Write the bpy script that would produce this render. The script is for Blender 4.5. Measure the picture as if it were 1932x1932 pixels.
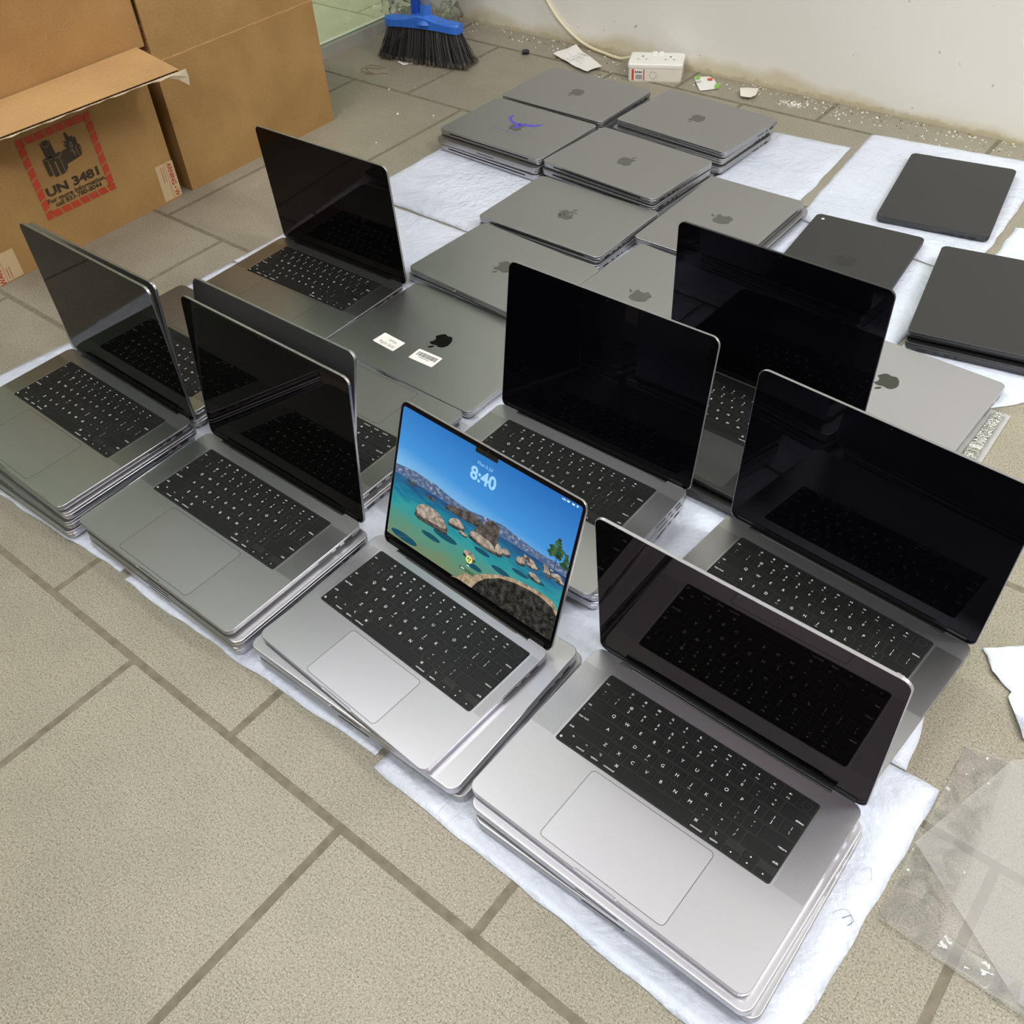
import bpy, bmesh, math, random
from mathutils import Vector, Matrix, noise
random.seed(7)
for o in list(bpy.data.objects): bpy.data.objects.remove(o, do_unlink=True)
SC = bpy.context.scene
COL = SC.collection
PI = math.pi
R = math.radians

# ------------------------------------------------------------------ camera, world, lights, exposure
cam = bpy.data.cameras.new('camera')
cam.sensor_width = 36.0
cam.lens = 33.672
cam.clip_start = 0.02
co = bpy.data.objects.new('camera', cam)
COL.objects.link(co)
_r, _u, _b = (0.77840897, 0.62523266, -0.05624585), (-0.41243675, 0.57690499, 0.70503657), (0.4732604, -0.52560893, 0.70693695)
co.matrix_world = Matrix(((_r[0], _u[0], _b[0], 0), (_r[1], _u[1], _b[1], 0), (_r[2], _u[2], _b[2], 1.0274), (0, 0, 0, 1)))
SC.camera = co
SC.view_settings.view_transform = 'Standard'
SC.view_settings.look = 'None'
SC.view_settings.gamma = 1
SC.view_settings.use_curve_mapping = False
SC.view_settings.exposure = 0.12
try:
    SC.cycles.use_denoising = True
    SC.cycles.max_bounces = 6
    SC.cycles.transparent_max_bounces = 12
    SC.cycles.sample_clamp_indirect = 6
    SC.cycles.caustics_reflective = False
    SC.cycles.caustics_refractive = False
except Exception:
    pass
W = bpy.data.worlds.new('world')
SC.world = W
W.use_nodes = True
W.node_tree.nodes['Background'].inputs[0].default_value = (0.97, 0.985, 1.0, 1)
W.node_tree.nodes['Background'].inputs[1].default_value = 0.22


def area(name, loc, sx, sy, watts, rot=(0, 0, 0), col=(1, 0.995, 0.995)):
    l = bpy.data.lights.new(name, 'AREA')
    l.shape = 'RECTANGLE'
    l.size, l.size_y, l.energy, l.color = sx, sy, watts, col
    o = bpy.data.objects.new(name, l)
    o.location, o.rotation_euler = loc, rot
    COL.objects.link(o)


# fluorescent tubes of the shop ceiling, plus a front pair added to brighten the wall
for x, y, w in ((-1.65, 0.50, 21), (0.60, 0.28, 25), (1.55, 1.72, 52), (1.00, -1.90, 34), (-1.00, -1.90, 34)):
    area('ceiling_tube', (x, y, 2.66), 1.25, 0.32, w)
area('reflection_fill', (-0.85, 1.55, 2.69), 2.9, 1.5, 6.8)  # unseen broad dim lamp, added so the aluminium reflects a bright ceiling
area('corridor_floor_fill', (-2.95, 2.1, 2.6), 0.6, 0.6, 85)  # unseen lamp added to brighten the floor beyond the glass
area('corridor_reflection_fill', (-3.2, 1.55, 2.68), 1.5, 1.5, 2.6)  # unseen weak lamp added for the palm rests to reflect


# ------------------------------------------------------------------ helpers
def srgb(r, g, b):
    f = lambda c: (c / 255 / 12.92) if c / 255 <= 0.04045 else ((c / 255 + 0.055) / 1.055) ** 2.4
    return (f(r), f(g), f(b), 1)


MATS = {}


def mat(name, col=(0.5, 0.5, 0.5, 1), rough=0.5, metal=0.0, spec=0.5, emit=None, estr=1.0, tint=None):
    if name in MATS: return MATS[name]
    m = bpy.data.materials.new(name)
    m.use_nodes = True
    b = m.node_tree.nodes['Principled BSDF']
    b.inputs['Base Color'].default_value = col
    b.inputs['Roughness'].default_value = rough
    b.inputs['Metallic'].default_value = metal
    b.inputs['Specular IOR Level'].default_value = spec
    if tint: b.inputs['Specular Tint'].default_value = tint
    if emit:
        b.inputs['Emission Color'].default_value = emit
        b.inputs['Emission Strength'].default_value = estr
    MATS[name] = m
    return m


class NT:
    """small wrapper to write node graphs briefly"""
    def __init__(s, m):
        s.t = m.node_tree
        s.b = s.t.nodes['Principled BSDF']

    def n(s, typ, **kw):
        nd = s.t.nodes.new(typ)
        ins = kw.pop('ins', {})
        for k, v in kw.items(): setattr(nd, k, v)
        for k, v in ins.items():
            if isinstance(v, bpy.types.NodeSocket): s.t.links.new(v, nd.inputs[k])
            else: nd.inputs[k].default_value = v
        return nd

    def math(s, op, a, b=0.0, clamp=False):
        nd = s.n('ShaderNodeMath', operation=op, use_clamp=clamp)
        for i, v in enumerate((a, b)):
            if isinstance(v, bpy.types.NodeSocket): s.t.links.new(v, nd.inputs[i])
            else: nd.inputs[i].default_value = v
        return nd.outputs[0]

    def ramp(s, fac, stops):
        nd = s.n('ShaderNodeValToRGB')
        cr = nd.color_ramp
        while len(cr.elements) < len(stops): cr.elements.new(0.5)
        for e, (p, c) in zip(cr.elements, stops): e.position, e.color = p, c
        s.t.links.new(fac, nd.inputs[0])
        return nd.outputs[0]

    def mix(s, fac, a, b, blend='MIX'):
        nd = s.n('ShaderNodeMix', data_type='RGBA', blend_type=blend)
        for k, v in ((0, fac), (6, a), (7, b)):
            if isinstance(v, bpy.types.NodeSocket): s.t.links.new(v, nd.inputs[k])
            else: nd.inputs[k].default_value = v
        return nd.outputs[2]

    def coord(s, kind='Object'): return s.n('ShaderNodeTexCoord').outputs[kind]

    def noise(s, vec, scale, detail=2.0, rough=0.5):
        return s.n('ShaderNodeTexNoise', ins={'Vector': vec, 'Scale': scale, 'Detail': detail, 'Roughness': rough}).outputs['Fac']

    def link(s, out, inp): s.t.links.new(out, s.b.inputs[inp])

    def bump(s, h, strength=0.3, dist=0.001):
        nd = s.n('ShaderNodeBump', ins={'Height': h, 'Strength': strength, 'Distance': dist})
        s.t.links.new(nd.outputs[0], s.b.inputs['Normal'])


def obj(name, bm, mats, parent=None, loc=None, smooth=False, mesh_only=False):
    me = bpy.data.meshes.new(name)
    bm.to_mesh(me)
    bm.free()
    for m in (mats if isinstance(mats, (list, tuple)) else [mats]): me.materials.append(m)
    if smooth:
        for p in me.polygons: p.use_smooth = True
    if mesh_only: return me
    return link(name, me, parent, loc)


def link(name, me, parent=None, loc=None, mw=None):
    o = bpy.data.objects.new(name, me)
    COL.objects.link(o)
    if parent: o.parent = parent
    if mw is not None: o.matrix_basis = mw
    elif loc is not None: o.location = loc
    return o


def tag(o, label, cat, group=None, kind=None):
    o['label'] = label
    o['category'] = cat
    if group: o['group'] = group
    if kind: o['kind'] = kind
    return o


def thing(name, label, cat, loc=(0, 0, 0), rz=0.0, group=None):
    o = bpy.data.objects.new(name, None)
    o.empty_display_size = 0.05
    COL.objects.link(o)
    o.location = loc
    o.rotation_euler = (0, 0, rz)
    return tag(o, label, cat, group)


def rrect(x0, x1, y0, y1, r, n=5):
    out = []
    for cx, cy, a0 in ((x1 - r, y1 - r, 0), (x0 + r, y1 - r, 90), (x0 + r, y0 + r, 180), (x1 - r, y0 + r, 270)):
        for k in range(n + 1):
            a = R(a0 + 90 * k / n)
            out.append((cx + r * math.cos(a), cy + r * math.sin(a)))
    return out


def loft(bm, rings, cap0=True, cap1=True, mi=0):
    """rings: lists of 3d points, same count, counter-clockwise seen from the last ring's outside"""
    vs = [[bm.verts.new(p) for p in ring] for ring in rings]
    n = len(vs[0])
    fs = []
    for a, b in zip(vs, vs[1:]):
        for i in range(n):
            j = (i + 1) % n
            fs.append(bm.faces.new((a[i], a[j], b[j], b[i])))
    if cap0: fs.append(bm.faces.new(list(reversed(vs[0]))))
    if cap1: fs.append(bm.faces.new(vs[-1]))
    for f in fs: f.material_index = mi
    return vs


def ringz(pts, z): return [(x, y, z) for x, y in pts]


def box(bm, x0, x1, y0, y1, z0, z1, mi=0, M=None):
    c = [(x0, y0), (x1, y0), (x1, y1), (x0, y1)]
    r0, r1 = [Vector((x, y, z0)) for x, y in c], [Vector((x, y, z1)) for x, y in c]
    if M: r0, r1 = [M @ v for v in r0], [M @ v for v in r1]
    loft(bm, [r0, r1], mi=mi)


def poly(bm, pts, mi=0, z=0.0, M=None):
    vs = [bm.verts.new((M @ Vector((p[0], p[1], z))) if M else (p[0], p[1], z)) for p in pts]
    f = bm.faces.new(vs)
    f.material_index = mi
    return f


def disc(bm, cx, cy, r, mi=0, z=0.0, n=16, M=None):
    poly(bm, [(cx + r * math.cos(2 * PI * k / n), cy + r * math.sin(2 * PI * k / n)) for k in range(n)], mi, z, M)


def annulus(bm, outer, inner, mi=0, z=0.0, M=None):
    n = len(outer)
    T = (lambda p: M @ Vector((p[0], p[1], z))) if M else (lambda p: (p[0], p[1], z))
    a, b = [bm.verts.new(T(p)) for p in outer], [bm.verts.new(T(p)) for p in inner]
    for i in range(n):
        j = (i + 1) % n
        bm.faces.new((a[i], a[j], b[j], b[i])).material_index = mi


def ringsh(bm, cx, cy, ro, ri, mi=0, z=0.0, n=16, M=None):
    f = lambda r: [(cx + r * math.cos(2 * PI * k / n), cy + r * math.sin(2 * PI * k / n)) for k in range(n)]
    annulus(bm, f(ro), f(ri), mi, z, M)


def stroke(bm, pts, w, mi=0, z=0.0, M=None):
    for (ax, ay), (bx, by) in zip(pts, pts[1:]):
        d = math.hypot(bx - ax, by - ay) or 1
        nx, ny = -(by - ay) / d * w / 2, (bx - ax) / d * w / 2
        poly(bm, [(ax - nx, ay - ny), (bx - nx, by - ny), (bx + nx, by + ny), (ax + nx, ay + ny)], mi, z, M)


def tube(bm, pts, r, n=8, mi=0, caps=True):
    pts = [Vector(p) for p in pts]
    rings = []
    up = Vector((0, 0, 1))
    for i, p in enumerate(pts):
        t = (pts[min(i + 1, len(pts) - 1)] - pts[max(i - 1, 0)]).normalized()
        a = t.cross(up if abs(t.z) < 0.9 else Vector((1, 0, 0))).normalized()
        b = t.cross(a).normalized()
        rr = r[i] if isinstance(r, (list, tuple)) else r
        rings.append([p + (a * math.cos(2 * PI * k / n) - b * math.sin(2 * PI * k / n)) * rr for k in range(n)])
    loft(bm, rings, caps, caps, mi)


_TXT = {}


def text_geo(s, size=1.0, align='CENTER', bold=0.0):
    """glyph outlines of a text as (verts, faces)"""
    k = (s, align, bold)
    if k not in _TXT:
        cu = bpy.data.curves.new('glyphs', 'FONT')
        cu.body, cu.align_x, cu.size, cu.resolution_u, cu.offset = s, align, 1.0, 3, bold
        o = bpy.data.objects.new('glyphs', cu)
        COL.objects.link(o)
        dg = bpy.context.evaluated_depsgraph_get()
        dg.update()
        me = bpy.data.meshes.new_from_object(o.evaluated_get(dg))
        _TXT[k] = ([v.co.to_2d() for v in me.vertices], [list(p.vertices) for p in me.polygons])
        bpy.data.objects.remove(o)
        bpy.data.curves.remove(cu)
        bpy.data.meshes.remove(me)
    return _TXT[k]


def text(bm, s, size, x, y, mi=0, z=0.0, M=None, align='CENTER', sx=1.0, bold=0.0):
    vs, fs = text_geo(s, 1.0, align, bold)
    T = M or Matrix()
    bv = [bm.verts.new(T @ Vector((x + v.x * size * sx, y + v.y * size, z))) for v in vs]
    for f in fs:
        try:
            nf = bm.faces.new([bv[i] for i in f])
            nf.material_index = mi
        except ValueError: pass


LOGO_BODY = [(.50, .78), (.60, .805), (.70, .825), (.80, .80), (.89, .73), (.835, .67), (.80, .58), (.80, .48), (.84, .385), (.945, .31), (.915, .22), (.86, .115), (.79, .02), (.71, -.03), (.63, -.02), (.52, .015), (.42, -.02), (.34, -.03), (.25, .03), (.15, .16), (.08, .34), (.06, .50), (.09, .63), (.16, .74), (.26, .80), (.36, .81), (.44, .79)]
LOGO_LEAF = [(.50, .86), (.51, .94), (.57, 1.03), (.68, 1.09), (.70, 1.07), (.685, .98), (.63, .90), (.55, .86)]


def smooth_closed(pts, k=4):
    out = []
    n = len(pts)
    for i in range(n):
        p0, p1, p2, p3 = (Vector(pts[(i + j) % n]) for j in (-1, 0, 1, 2))
        for q in range(k):
            t = q / k
            v = 0.5 * ((2 * p1) + (p2 - p0) * t + (2 * p0 - 5 * p1 + 4 * p2 - p3) * t * t + (3 * p1 - p0 - 3 * p2 + p3) * t ** 3)
            out.append((v.x, v.y))
    return out


# ------------------------------------------------------------------ materials
def speckle_floor():
    m = mat('stone_tile', rough=0.42)
    t = NT(m)
    v = t.coord()
    mp = t.n('ShaderNodeMapping', ins={'Vector': v, 'Location': (0.52675, -0.247, 0)}).outputs[0]
    br = t.n('ShaderNodeTexBrick', offset=0.5, offset_frequency=2, ins={'Vector': mp, 'Scale': 1.0, 'Mortar Size': 0.0056, 'Mortar Smooth': 0.15, 'Brick Width': 0.4015, 'Row Height': 0.4015, 'Color1': (0.4, 0.4, 0.4, 1), 'Color2': (0.6, 0.6, 0.6, 1)})
    n1 = t.noise(v, 520, 2, 0.6)
    n2 = t.noise(v, 300, 1)
    big = t.noise(v, 2.2, 3)
    mid = t.noise(v, 14, 3)
    base = t.ramp(n1, [(0.30, srgb(86, 80, 68)), (0.43, srgb(147, 141, 125)), (0.58, srgb(158, 152, 136)), (0.72, srgb(190, 185, 170))])
    base = t.mix(t.math('MULTIPLY', t.math('GREATER_THAN', n2, 0.60), 0.42), base, srgb(105, 92, 74))
    shade = t.ramp(t.math('ADD', t.math('MULTIPLY', big, 0.6), t.math('MULTIPLY', mid, 0.4)), [(0.35, (0.86, 0.86, 0.85, 1)), (0.65, (1.04, 1.03, 1.02, 1))])
    base = t.mix(1.0, base, shade, 'MULTIPLY')
    base = t.mix(0.12, base, br.outputs['Color'], 'OVERLAY')
    gr = t.ramp(t.noise(v, 60, 3), [(0.3, srgb(104, 97, 81)), (0.7, srgb(128, 120, 102))])
    t.link(t.mix(br.outputs['Fac'], base, gr), 'Base Color')
    t.link(t.ramp(br.outputs['Fac'], [(0, (0.42, 0.42, 0.42, 1)), (1, (0.8, 0.8, 0.8, 1))]), 'Roughness')
    h = t.math('ADD', t.math('MULTIPLY', br.outputs['Fac'], -1.0), t.math('MULTIPLY', n1, 0.15))
    t.bump(h, 0.5, 0.001)
    return m


def wall_paint():
    m = mat('white_wall_paint', rough=0.6)
    t = NT(m)
    v = t.coord()
    z = t.n('ShaderNodeSeparateXYZ', ins={0: v}).outputs[2]
    n = t.noise(v, 6, 4)
    n2 = t.noise(v, 40, 3)
    lim = t.math('ADD', t.math('MULTIPLY', n, 0.10), -0.012)
    stain = t.math('MULTIPLY', t.math('SUBTRACT', lim, z), 40, True)
    c = t.mix(t.math('MULTIPLY', stain, 0.55), srgb(246, 244, 237), srgb(206, 192, 142))
    low = t.math('MULTIPLY', t.math('SUBTRACT', t.math('MULTIPLY', n2, 0.03), z), 120, True)
    c = t.mix(t.math('MULTIPLY', low, 0.55), c, srgb(186, 172, 136))
    sp = t.math('GREATER_THAN', t.noise(v, 75, 1), 0.80)
    c = t.mix(t.math('MULTIPLY', sp, 0.5), c, srgb(120, 110, 90))
    t.link(c, 'Base Color')
    t.bump(t.math('ADD', t.noise(v, 110, 2), t.math('MULTIPLY', t.noise(v, 9, 2), 2.0)), 0.18, 0.002)
    return m


def cardboard(name, c1, c2):
    m = mat(name, rough=0.75, spec=0.25)
    t = NT(m)
    v = t.coord()
    mp = t.n('ShaderNodeMapping', ins={'Vector': v, 'Scale': (1, 1, 4)}).outputs[0]
    f = t.math('ADD', t.math('MULTIPLY', t.noise(v, 8, 4), 0.6), t.math('MULTIPLY', t.noise(mp, 160, 2), 0.4))
    c = t.ramp(f, [(0.35, c1), (0.65, c2)])
    sp = t.math('MULTIPLY', t.math('GREATER_THAN', t.noise(v, 330, 1), 0.72), 0.25)
    t.link(t.mix(sp, c, srgb(205, 170, 120)), 'Base Color')
    t.bump(t.noise(mp, 90, 3), 0.12, 0.001)
    return m


def mailer_mat():
    m = mat('white_poly_film', rough=0.33, spec=0.5)
    t = NT(m)
    v = t.coord()
    t.link(t.ramp(t.noise(v, 5, 3), [(0.3, srgb(203, 210, 226)), (0.7, srgb(219, 225, 239))]), 'Base Color')
    vo = t.n('ShaderNodeTexVoronoi', ins={'Vector': v, 'Scale': 95.0}).outputs['Distance']
    mask = t.math('MULTIPLY', t.math('SUBTRACT', t.noise(v, 4, 2), 0.42), 4, True)
    h = t.math('ADD', t.math('MULTIPLY', t.math('MULTIPLY', vo, -0.6), mask), t.math('MULTIPLY', t.noise(v, 34, 5, 0.6), 1.3))
    wr = t.n('ShaderNodeTexNoise', ins={'Vector': v, 'Scale': 13.0, 'Detail': 4.0, 'Distortion': 1.6}).outputs['Fac']
    t.bump(t.math('ADD', h, t.math('MULTIPLY', wr, 2.0)), 0.62, 0.0048)
    return m


def alu(name, col, rough):
    m = mat(name, col, rough, 1.0)
    return m


def grille(name, col, rough, dot):
    m = mat(name, col, rough, 1.0)
    t = NT(m)
    s = t.n('ShaderNodeSeparateXYZ', ins={0: t.coord()})
    k = 2 * PI / 0.00105
    a = t.math('SINE', t.math('MULTIPLY', s.outputs[0], k))
    b = t.math('SINE', t.math('MULTIPLY', s.outputs[1], k))
    d = t.math('MULTIPLY', t.math('SUBTRACT', t.math('MULTIPLY', a, b), -0.12), 3, True)
    t.link(t.mix(d, col, dot), 'Base Color')
    return m


FLOOR, WALL = speckle_floor(), wall_paint()
CARD = cardboard('kraft_cardboard', srgb(152, 117, 72), srgb(172, 136, 87))
CARD_IN = cardboard('kraft_cardboard_inside', srgb(176, 139, 93), srgb(190, 152, 104))
FILM = mailer_mat()
ALU = {'silver': alu('silver_aluminium', (0.575, 0.568, 0.615, 1), 0.32), 'grey': alu('space_grey_aluminium', (0.43, 0.427, 0.443, 1), 0.35), 'black': alu('black_aluminium', (0.085, 0.085, 0.088, 1), 0.40)}
PAD = {'silver': mat('silver_trackpad', (0.56, 0.55, 0.60, 1), 0.37, 1.0), 'grey': mat('grey_trackpad', (0.425, 0.41, 0.435, 1), 0.37, 1.0), 'black': mat('black_trackpad', (0.07, 0.07, 0.072, 1), 0.42, 0.5)}
GRILLE = {'silver': grille('silver_speaker_holes', (0.58, 0.57, 0.615, 1), 0.36, (0.27, 0.27, 0.29, 1)), 'grey': grille('grey_speaker_holes', (0.44, 0.435, 0.445, 1), 0.32, (0.22, 0.22, 0.23, 1)), 'black': grille('black_speaker_holes', (0.07, 0.07, 0.07, 1), 0.45, (0.02, 0.02, 0.02, 1))}
LOGO = {'silver': mat('dark_mirror_logo', (0.13, 0.13, 0.125, 1), 0.12, 0.9), 'grey': mat('grey_mirror_logo', (0.20, 0.20, 0.195, 1), 0.25, 0.9), 'black': mat('black_mirror_logo', (0.055, 0.05, 0.045, 1), 0.25, 0.8)}
LOGO_MIRROR = mat('polished_dark_logo', (0.11, 0.115, 0.10, 1), 0.08, 0.95)
GLASS = mat('dark_display_glass', (0.002, 0.002, 0.002, 1), 0.02, 0.0, 0.19, tint=(1.0, 0.50, 0.58, 1))
GLASS_B = mat('blue_coated_display_glass', (0.002, 0.002, 0.003, 1), 0.02, 0.0, 0.16, tint=(0.84, 0.78, 1.0, 1))
RUBBER = mat('black_hinge_plastic', (0.006, 0.006, 0.006, 1), 0.3)
KEY = mat('black_keycap', (0.0085, 0.0085, 0.009, 1), 0.48, 0.0, 0.24)
WELL = mat('black_keyboard_well', (0.008, 0.008, 0.008, 1), 0.5, 0.0, 0.4)
LEG = mat('white_legend', (0.85, 0.85, 0.85, 1), 0.5)
DARK = mat('dark_port', (0.01, 0.01, 0.011, 1), 0.5)
STEEL = mat('bright_hinge_steel', (0.75, 0.75, 0.76, 1), 0.2, 1.0)
PAPER = mat('white_paper', srgb(236, 234, 230), 0.6)
INK = mat('black_ink', srgb(38, 34, 30), 0.6)
REDINK = mat('red_ink', srgb(176, 62, 38), 0.7)
BLACKINK = mat('box_print_ink', srgb(52, 42, 28), 0.7)
# ------------------------------------------------------------------ the setting
def struct(name, bm, m, label=None):
    o = obj(name, bm, m)
    o['kind'] = 'structure'
    if label: o['label'] = label
    return o


bm = bmesh.new(); box(bm, -5.2, 3.2, -2.6, 2.5, -0.10, 0.0)
struct('floor', bm, FLOOR)
bm = bmesh.new(); box(bm, -2.34, 3.3, 2.378, 2.52, 0.0, 2.75)
struct('wall_back', bm, WALL)
bm = bmesh.new(); box(bm, -5.2, 3.3, -2.6, 2.52, 2.75, 2.85)
struct('ceiling', bm, mat('ceiling_white', srgb(225, 224, 218), 0.7))
bm = bmesh.new(); box(bm, 3.2, 3.3, -2.6, 2.52, 0.0, 2.75)
struct('wall_right', bm, mat('plain_wall', srgb(205, 200, 188), 0.7))
bm = bmesh.new(); box(bm, -5.2, 3.3, -2.7, -2.6, 0.0, 2.75)
struct('wall_front', bm, mat('shopfront_wall', srgb(140, 138, 132), 0.6))
bm = bmesh.new(); box(bm, -5.3, -5.2, -2.6, 2.52, 0.0, 2.75); box(bm, -5.2, -2.34, 2.42, 2.52, 0, 2.75)
struct('wall_left', bm, mat('corridor_wall', srgb(190, 192, 182), 0.7))

# green-tinted glass partition in a low steel channel
gm = bpy.data.materials.new('green_glass'); gm.use_nodes = True
nt = gm.node_tree; nt.nodes.remove(nt.nodes['Principled BSDF'])
tr = nt.nodes.new('ShaderNodeBsdfTransparent'); tr.inputs[0].default_value = (0.88, 0.95, 0.84, 1)
gl = nt.nodes.new('ShaderNodeBsdfGlossy'); gl.inputs['Roughness'].default_value = 0.02; gl.inputs['Color'].default_value = (0.9, 1, 0.9, 1)
lw = nt.nodes.new('ShaderNodeFresnel'); lw.inputs[0].default_value = 1.35
mx = nt.nodes.new('ShaderNodeMixShader')
nt.links.new(lw.outputs[0], mx.inputs[0]); nt.links.new(tr.outputs[0], mx.inputs[1]); nt.links.new(gl.outputs[0], mx.inputs[2])
nt.links.new(mx.outputs[0], nt.nodes['Material Output'].inputs[0])
bm = bmesh.new(); box(bm, -2.352, -2.342, -2.6, 2.37, 0.02, 2.75)
struct('window_1', bm, gm, 'green-tinted glass partition standing in a steel channel')
bm = bmesh.new(); box(bm, -2.366, -2.326, -2.6, 2.376, 0.0, 0.030)
struct('trim_1', bm, mat('brushed_channel', (0.55, 0.54, 0.52, 1), 0.4, 0.6), 'low steel channel holding the glass partition')


# ------------------------------------------------------------------ white padded mailers on the floor
def mailer(quad, zt, label, seed, edge=0.02, rag=0.004, nx=44, ny=44, z0=0.0006):
    """a padded envelope lying flat; quad runs front-left, front-right, back-right, back-left"""
    a, b, c, d = [Vector((*q, 0)) for q in quad]
    bm = bmesh.new()
    L = ((b - a).length + (c - d).length) / 2
    D = ((d - a).length + (c - b).length) / 2
    top = []
    for j in range(ny + 1):
        row = []
        for i in range(nx + 1):
            s, t = i / nx, j / ny
            p = (a * (1 - s) + b * s) * (1 - t) + (d * (1 - s) + c * s) * t
            e = min(s * L, (1 - s) * L, t * D, (1 - t) * D)
            k = min(1.0, e / edge)
            k = math.sin(k * PI / 2)
            q = Vector((p.x * 9, p.y * 9, seed))
            wr = 0.5 + 0.5 * noise.noise(q) + 0.35 * noise.noise(q * 3.7)
            z = z0 + 0.0012 + (zt - z0 - 0.0012) * k * (1.0 - 0.30 * max(0, min(1, wr)) * (0.4 + 0.6 * (1 - k)))
            z = min(z, zt)
            if e < 1e-6:
                p = p + Vector((noise.noise(q * 2.3), noise.noise(q * 2.3 + Vector((7, 0, 0))), 0)) * rag
            row.append(bm.verts.new((p.x, p.y, z)))
        top.append(row)
    for j in range(ny):
        for i in range(nx):
            bm.faces.new((top[j][i], top[j][i + 1], top[j + 1][i + 1], top[j + 1][i]))
    rim = [top[0][i] for i in range(nx)] + [top[j][nx] for j in range(ny)] + [top[ny][i] for i in range(nx, 0, -1)] + [top[j][0] for j in range(ny, 0, -1)]
    low = [bm.verts.new((v.co.x, v.co.y, z0)) for v in rim]
    for i in range(len(rim)):
        j = (i + 1) % len(rim)
        bm.faces.new((low[i], low[j], rim[j], rim[i]))
    bm.faces.new(list(reversed(low)))
    o = obj('bubble_mailer', bm, FILM, smooth=True)
    return tag(o, label, 'mailer', 'white padded mailers spread on the floor')


mailer([(-1.72, .292), (-1.078, .330), (-1.098, .695), (-1.66, .695)], .005, 'white mailer under the leftmost stack of the front row', 1)
mailer([(-1.060, .322), (-.560, .338), (-.556, .695), (-1.094, .695)], .005, 'white mailer under the lake screen laptop and the grey laptop left of it', 2)
mailer([(-.552, .325), (-.016, .308), (-.005, .696), (-.552, .692)], .005, 'white mailer with wrinkled bright corner under the frontmost silver laptop', 3)
mailer([(-.548, .699), (-.046, .701), (-.090, 1.00), (-.552, 1.00)], .005, 'white mailer under the open laptop at the right edge', 4)
mailer([(-1.096, .699), (-.555, .699), (-.558, 1.00), (-1.096, 1.00)], .005, 'white mailer under the black screen laptop behind the lake screen one', 5)
mailer([(-1.650, .699), (-1.100, .699), (-1.112, 1.00), (-1.638, 1.00)], .005, 'white mailer under the laptop behind the leftmost front stack', 6)
mailer([(-1.640, 1.004), (-1.238, 1.004), (-1.276, 1.366), (-1.628, 1.366)], .005, 'white bubbly mailer beside the open dark laptop near the boxes', 7)
mailer([(-1.232, 1.004), (-.756, 1.004), (-.756, 1.124), (-1.232, 1.124)], .005, 'white mailer under the closed laptop with the two stickers', 8)
mailer([(-1.272, 1.128), (-.737, 1.128), (-.737, 1.368), (-1.272, 1.368)], .008, 'white mailer under the two closed grey laptops behind the stickered one', 9)
mailer([(-1.622, 1.372), (-.988, 1.372), (-.988, 1.861), (-1.624, 1.861)], .008, 'thick white mailer with a folded front edge, left of the closed stacks', 10, edge=.008)
mailer([(-1.58, 1.866), (-.992, 1.866), (-.992, 2.146), (-1.58, 2.12)], .008, 'white mailer under the two rearmost closed stacks', 11)
mailer([(-.984, 1.373), (-.737, 1.373), (-.792, 2.164), (-.984, 2.147)], .008, 'long white mailer right of the rearmost closed stacks', 12)
mailer([(-.745, 1.797), (-.372, 1.764), (-.392, 2.304), (-.784, 2.254)], .005, 'white mailer under the lone black laptop nearest the wall', 13)
mailer([(-.730, 1.374), (-.399, 1.374), (-.380, 1.760), (-.738, 1.792)], .005, 'white mailer under the black laptop with the chipped corner', 14)
mailer([(-.752, 1.005), (-.285, 1.005), (-.268, 1.369), (-.752, 1.369)], .005, 'white mailer under the open black laptop and the closed silver one', 15)
mailer([(-.394, 1.374), (-.224, 1.374), (.04, 1.69), (-.362, 1.755)], .005, 'white mailer under the pair of black laptops at the right edge', 16)
mailer([(-.360, 1.760), (.04, 1.695), (.06, 2.10), (-.362, 2.00)], .005, 'white mailer at the right edge behind the pair of black laptops', 17)

# torn mailer piece on the bare floor at the right
bm = bmesh.new()
pts = [(-.040, .922), (-.006, .950), (.03, .985), (.22, 1.10), (.24, .86), (.045, .818), (.026, .845), (.011, .866), (.012, .876), (-.004, .884), (-.018, .893), (-.022, .900), (-.030, .912)]
vs = [bm.verts.new((x, y, .0016 + .006 * abs(noise.noise(Vector((x * 14, y * 14, 3)))))) for x, y in pts]
bm.faces.new(vs)
bmesh.ops.triangulate(bm, faces=bm.faces[:])
bmesh.ops.subdivide_edges(bm, edges=bm.edges[:], cuts=7, use_grid_fill=True)
for v in bm.verts:
    v.co.z = .002 + .007 * abs(noise.noise(Vector((v.co.x * 16, v.co.y * 16, 3)))) + .002 * noise.noise(Vector((v.co.x * 60, v.co.y * 60, 1)))
r = bmesh.ops.extrude_face_region(bm, geom=bm.faces[:])
for v in [e for e in r['geom'] if isinstance(e, bmesh.types.BMVert)]: v.co.z += .0006
tag(obj('torn_mailer', bm, FILM, smooth=True), 'torn white mailer piece with a ragged edge on bare floor at the right', 'mailer')
# ------------------------------------------------------------------ laptops
MM = 0.001
SIZES = {'16': dict(W=.3557, D=.2481, hb=.0123, tl=.0045, rad=.0125, kc=.0425, rec=.141, pw=.1585, pd=.0975, py=-.068, sp=(.1425, .1770), sy=(-.0112, .0958), notch=.0270),
         '14': dict(W=.3126, D=.2212, hb=.0113, tl=.0042, rad=.0115, kc=.0370, rec=.122, pw=.1270, pd=.0800, py=-.0655, sp=(.1423, .1546), sy=(-.0158, .0922), notch=.0270)}


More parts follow.
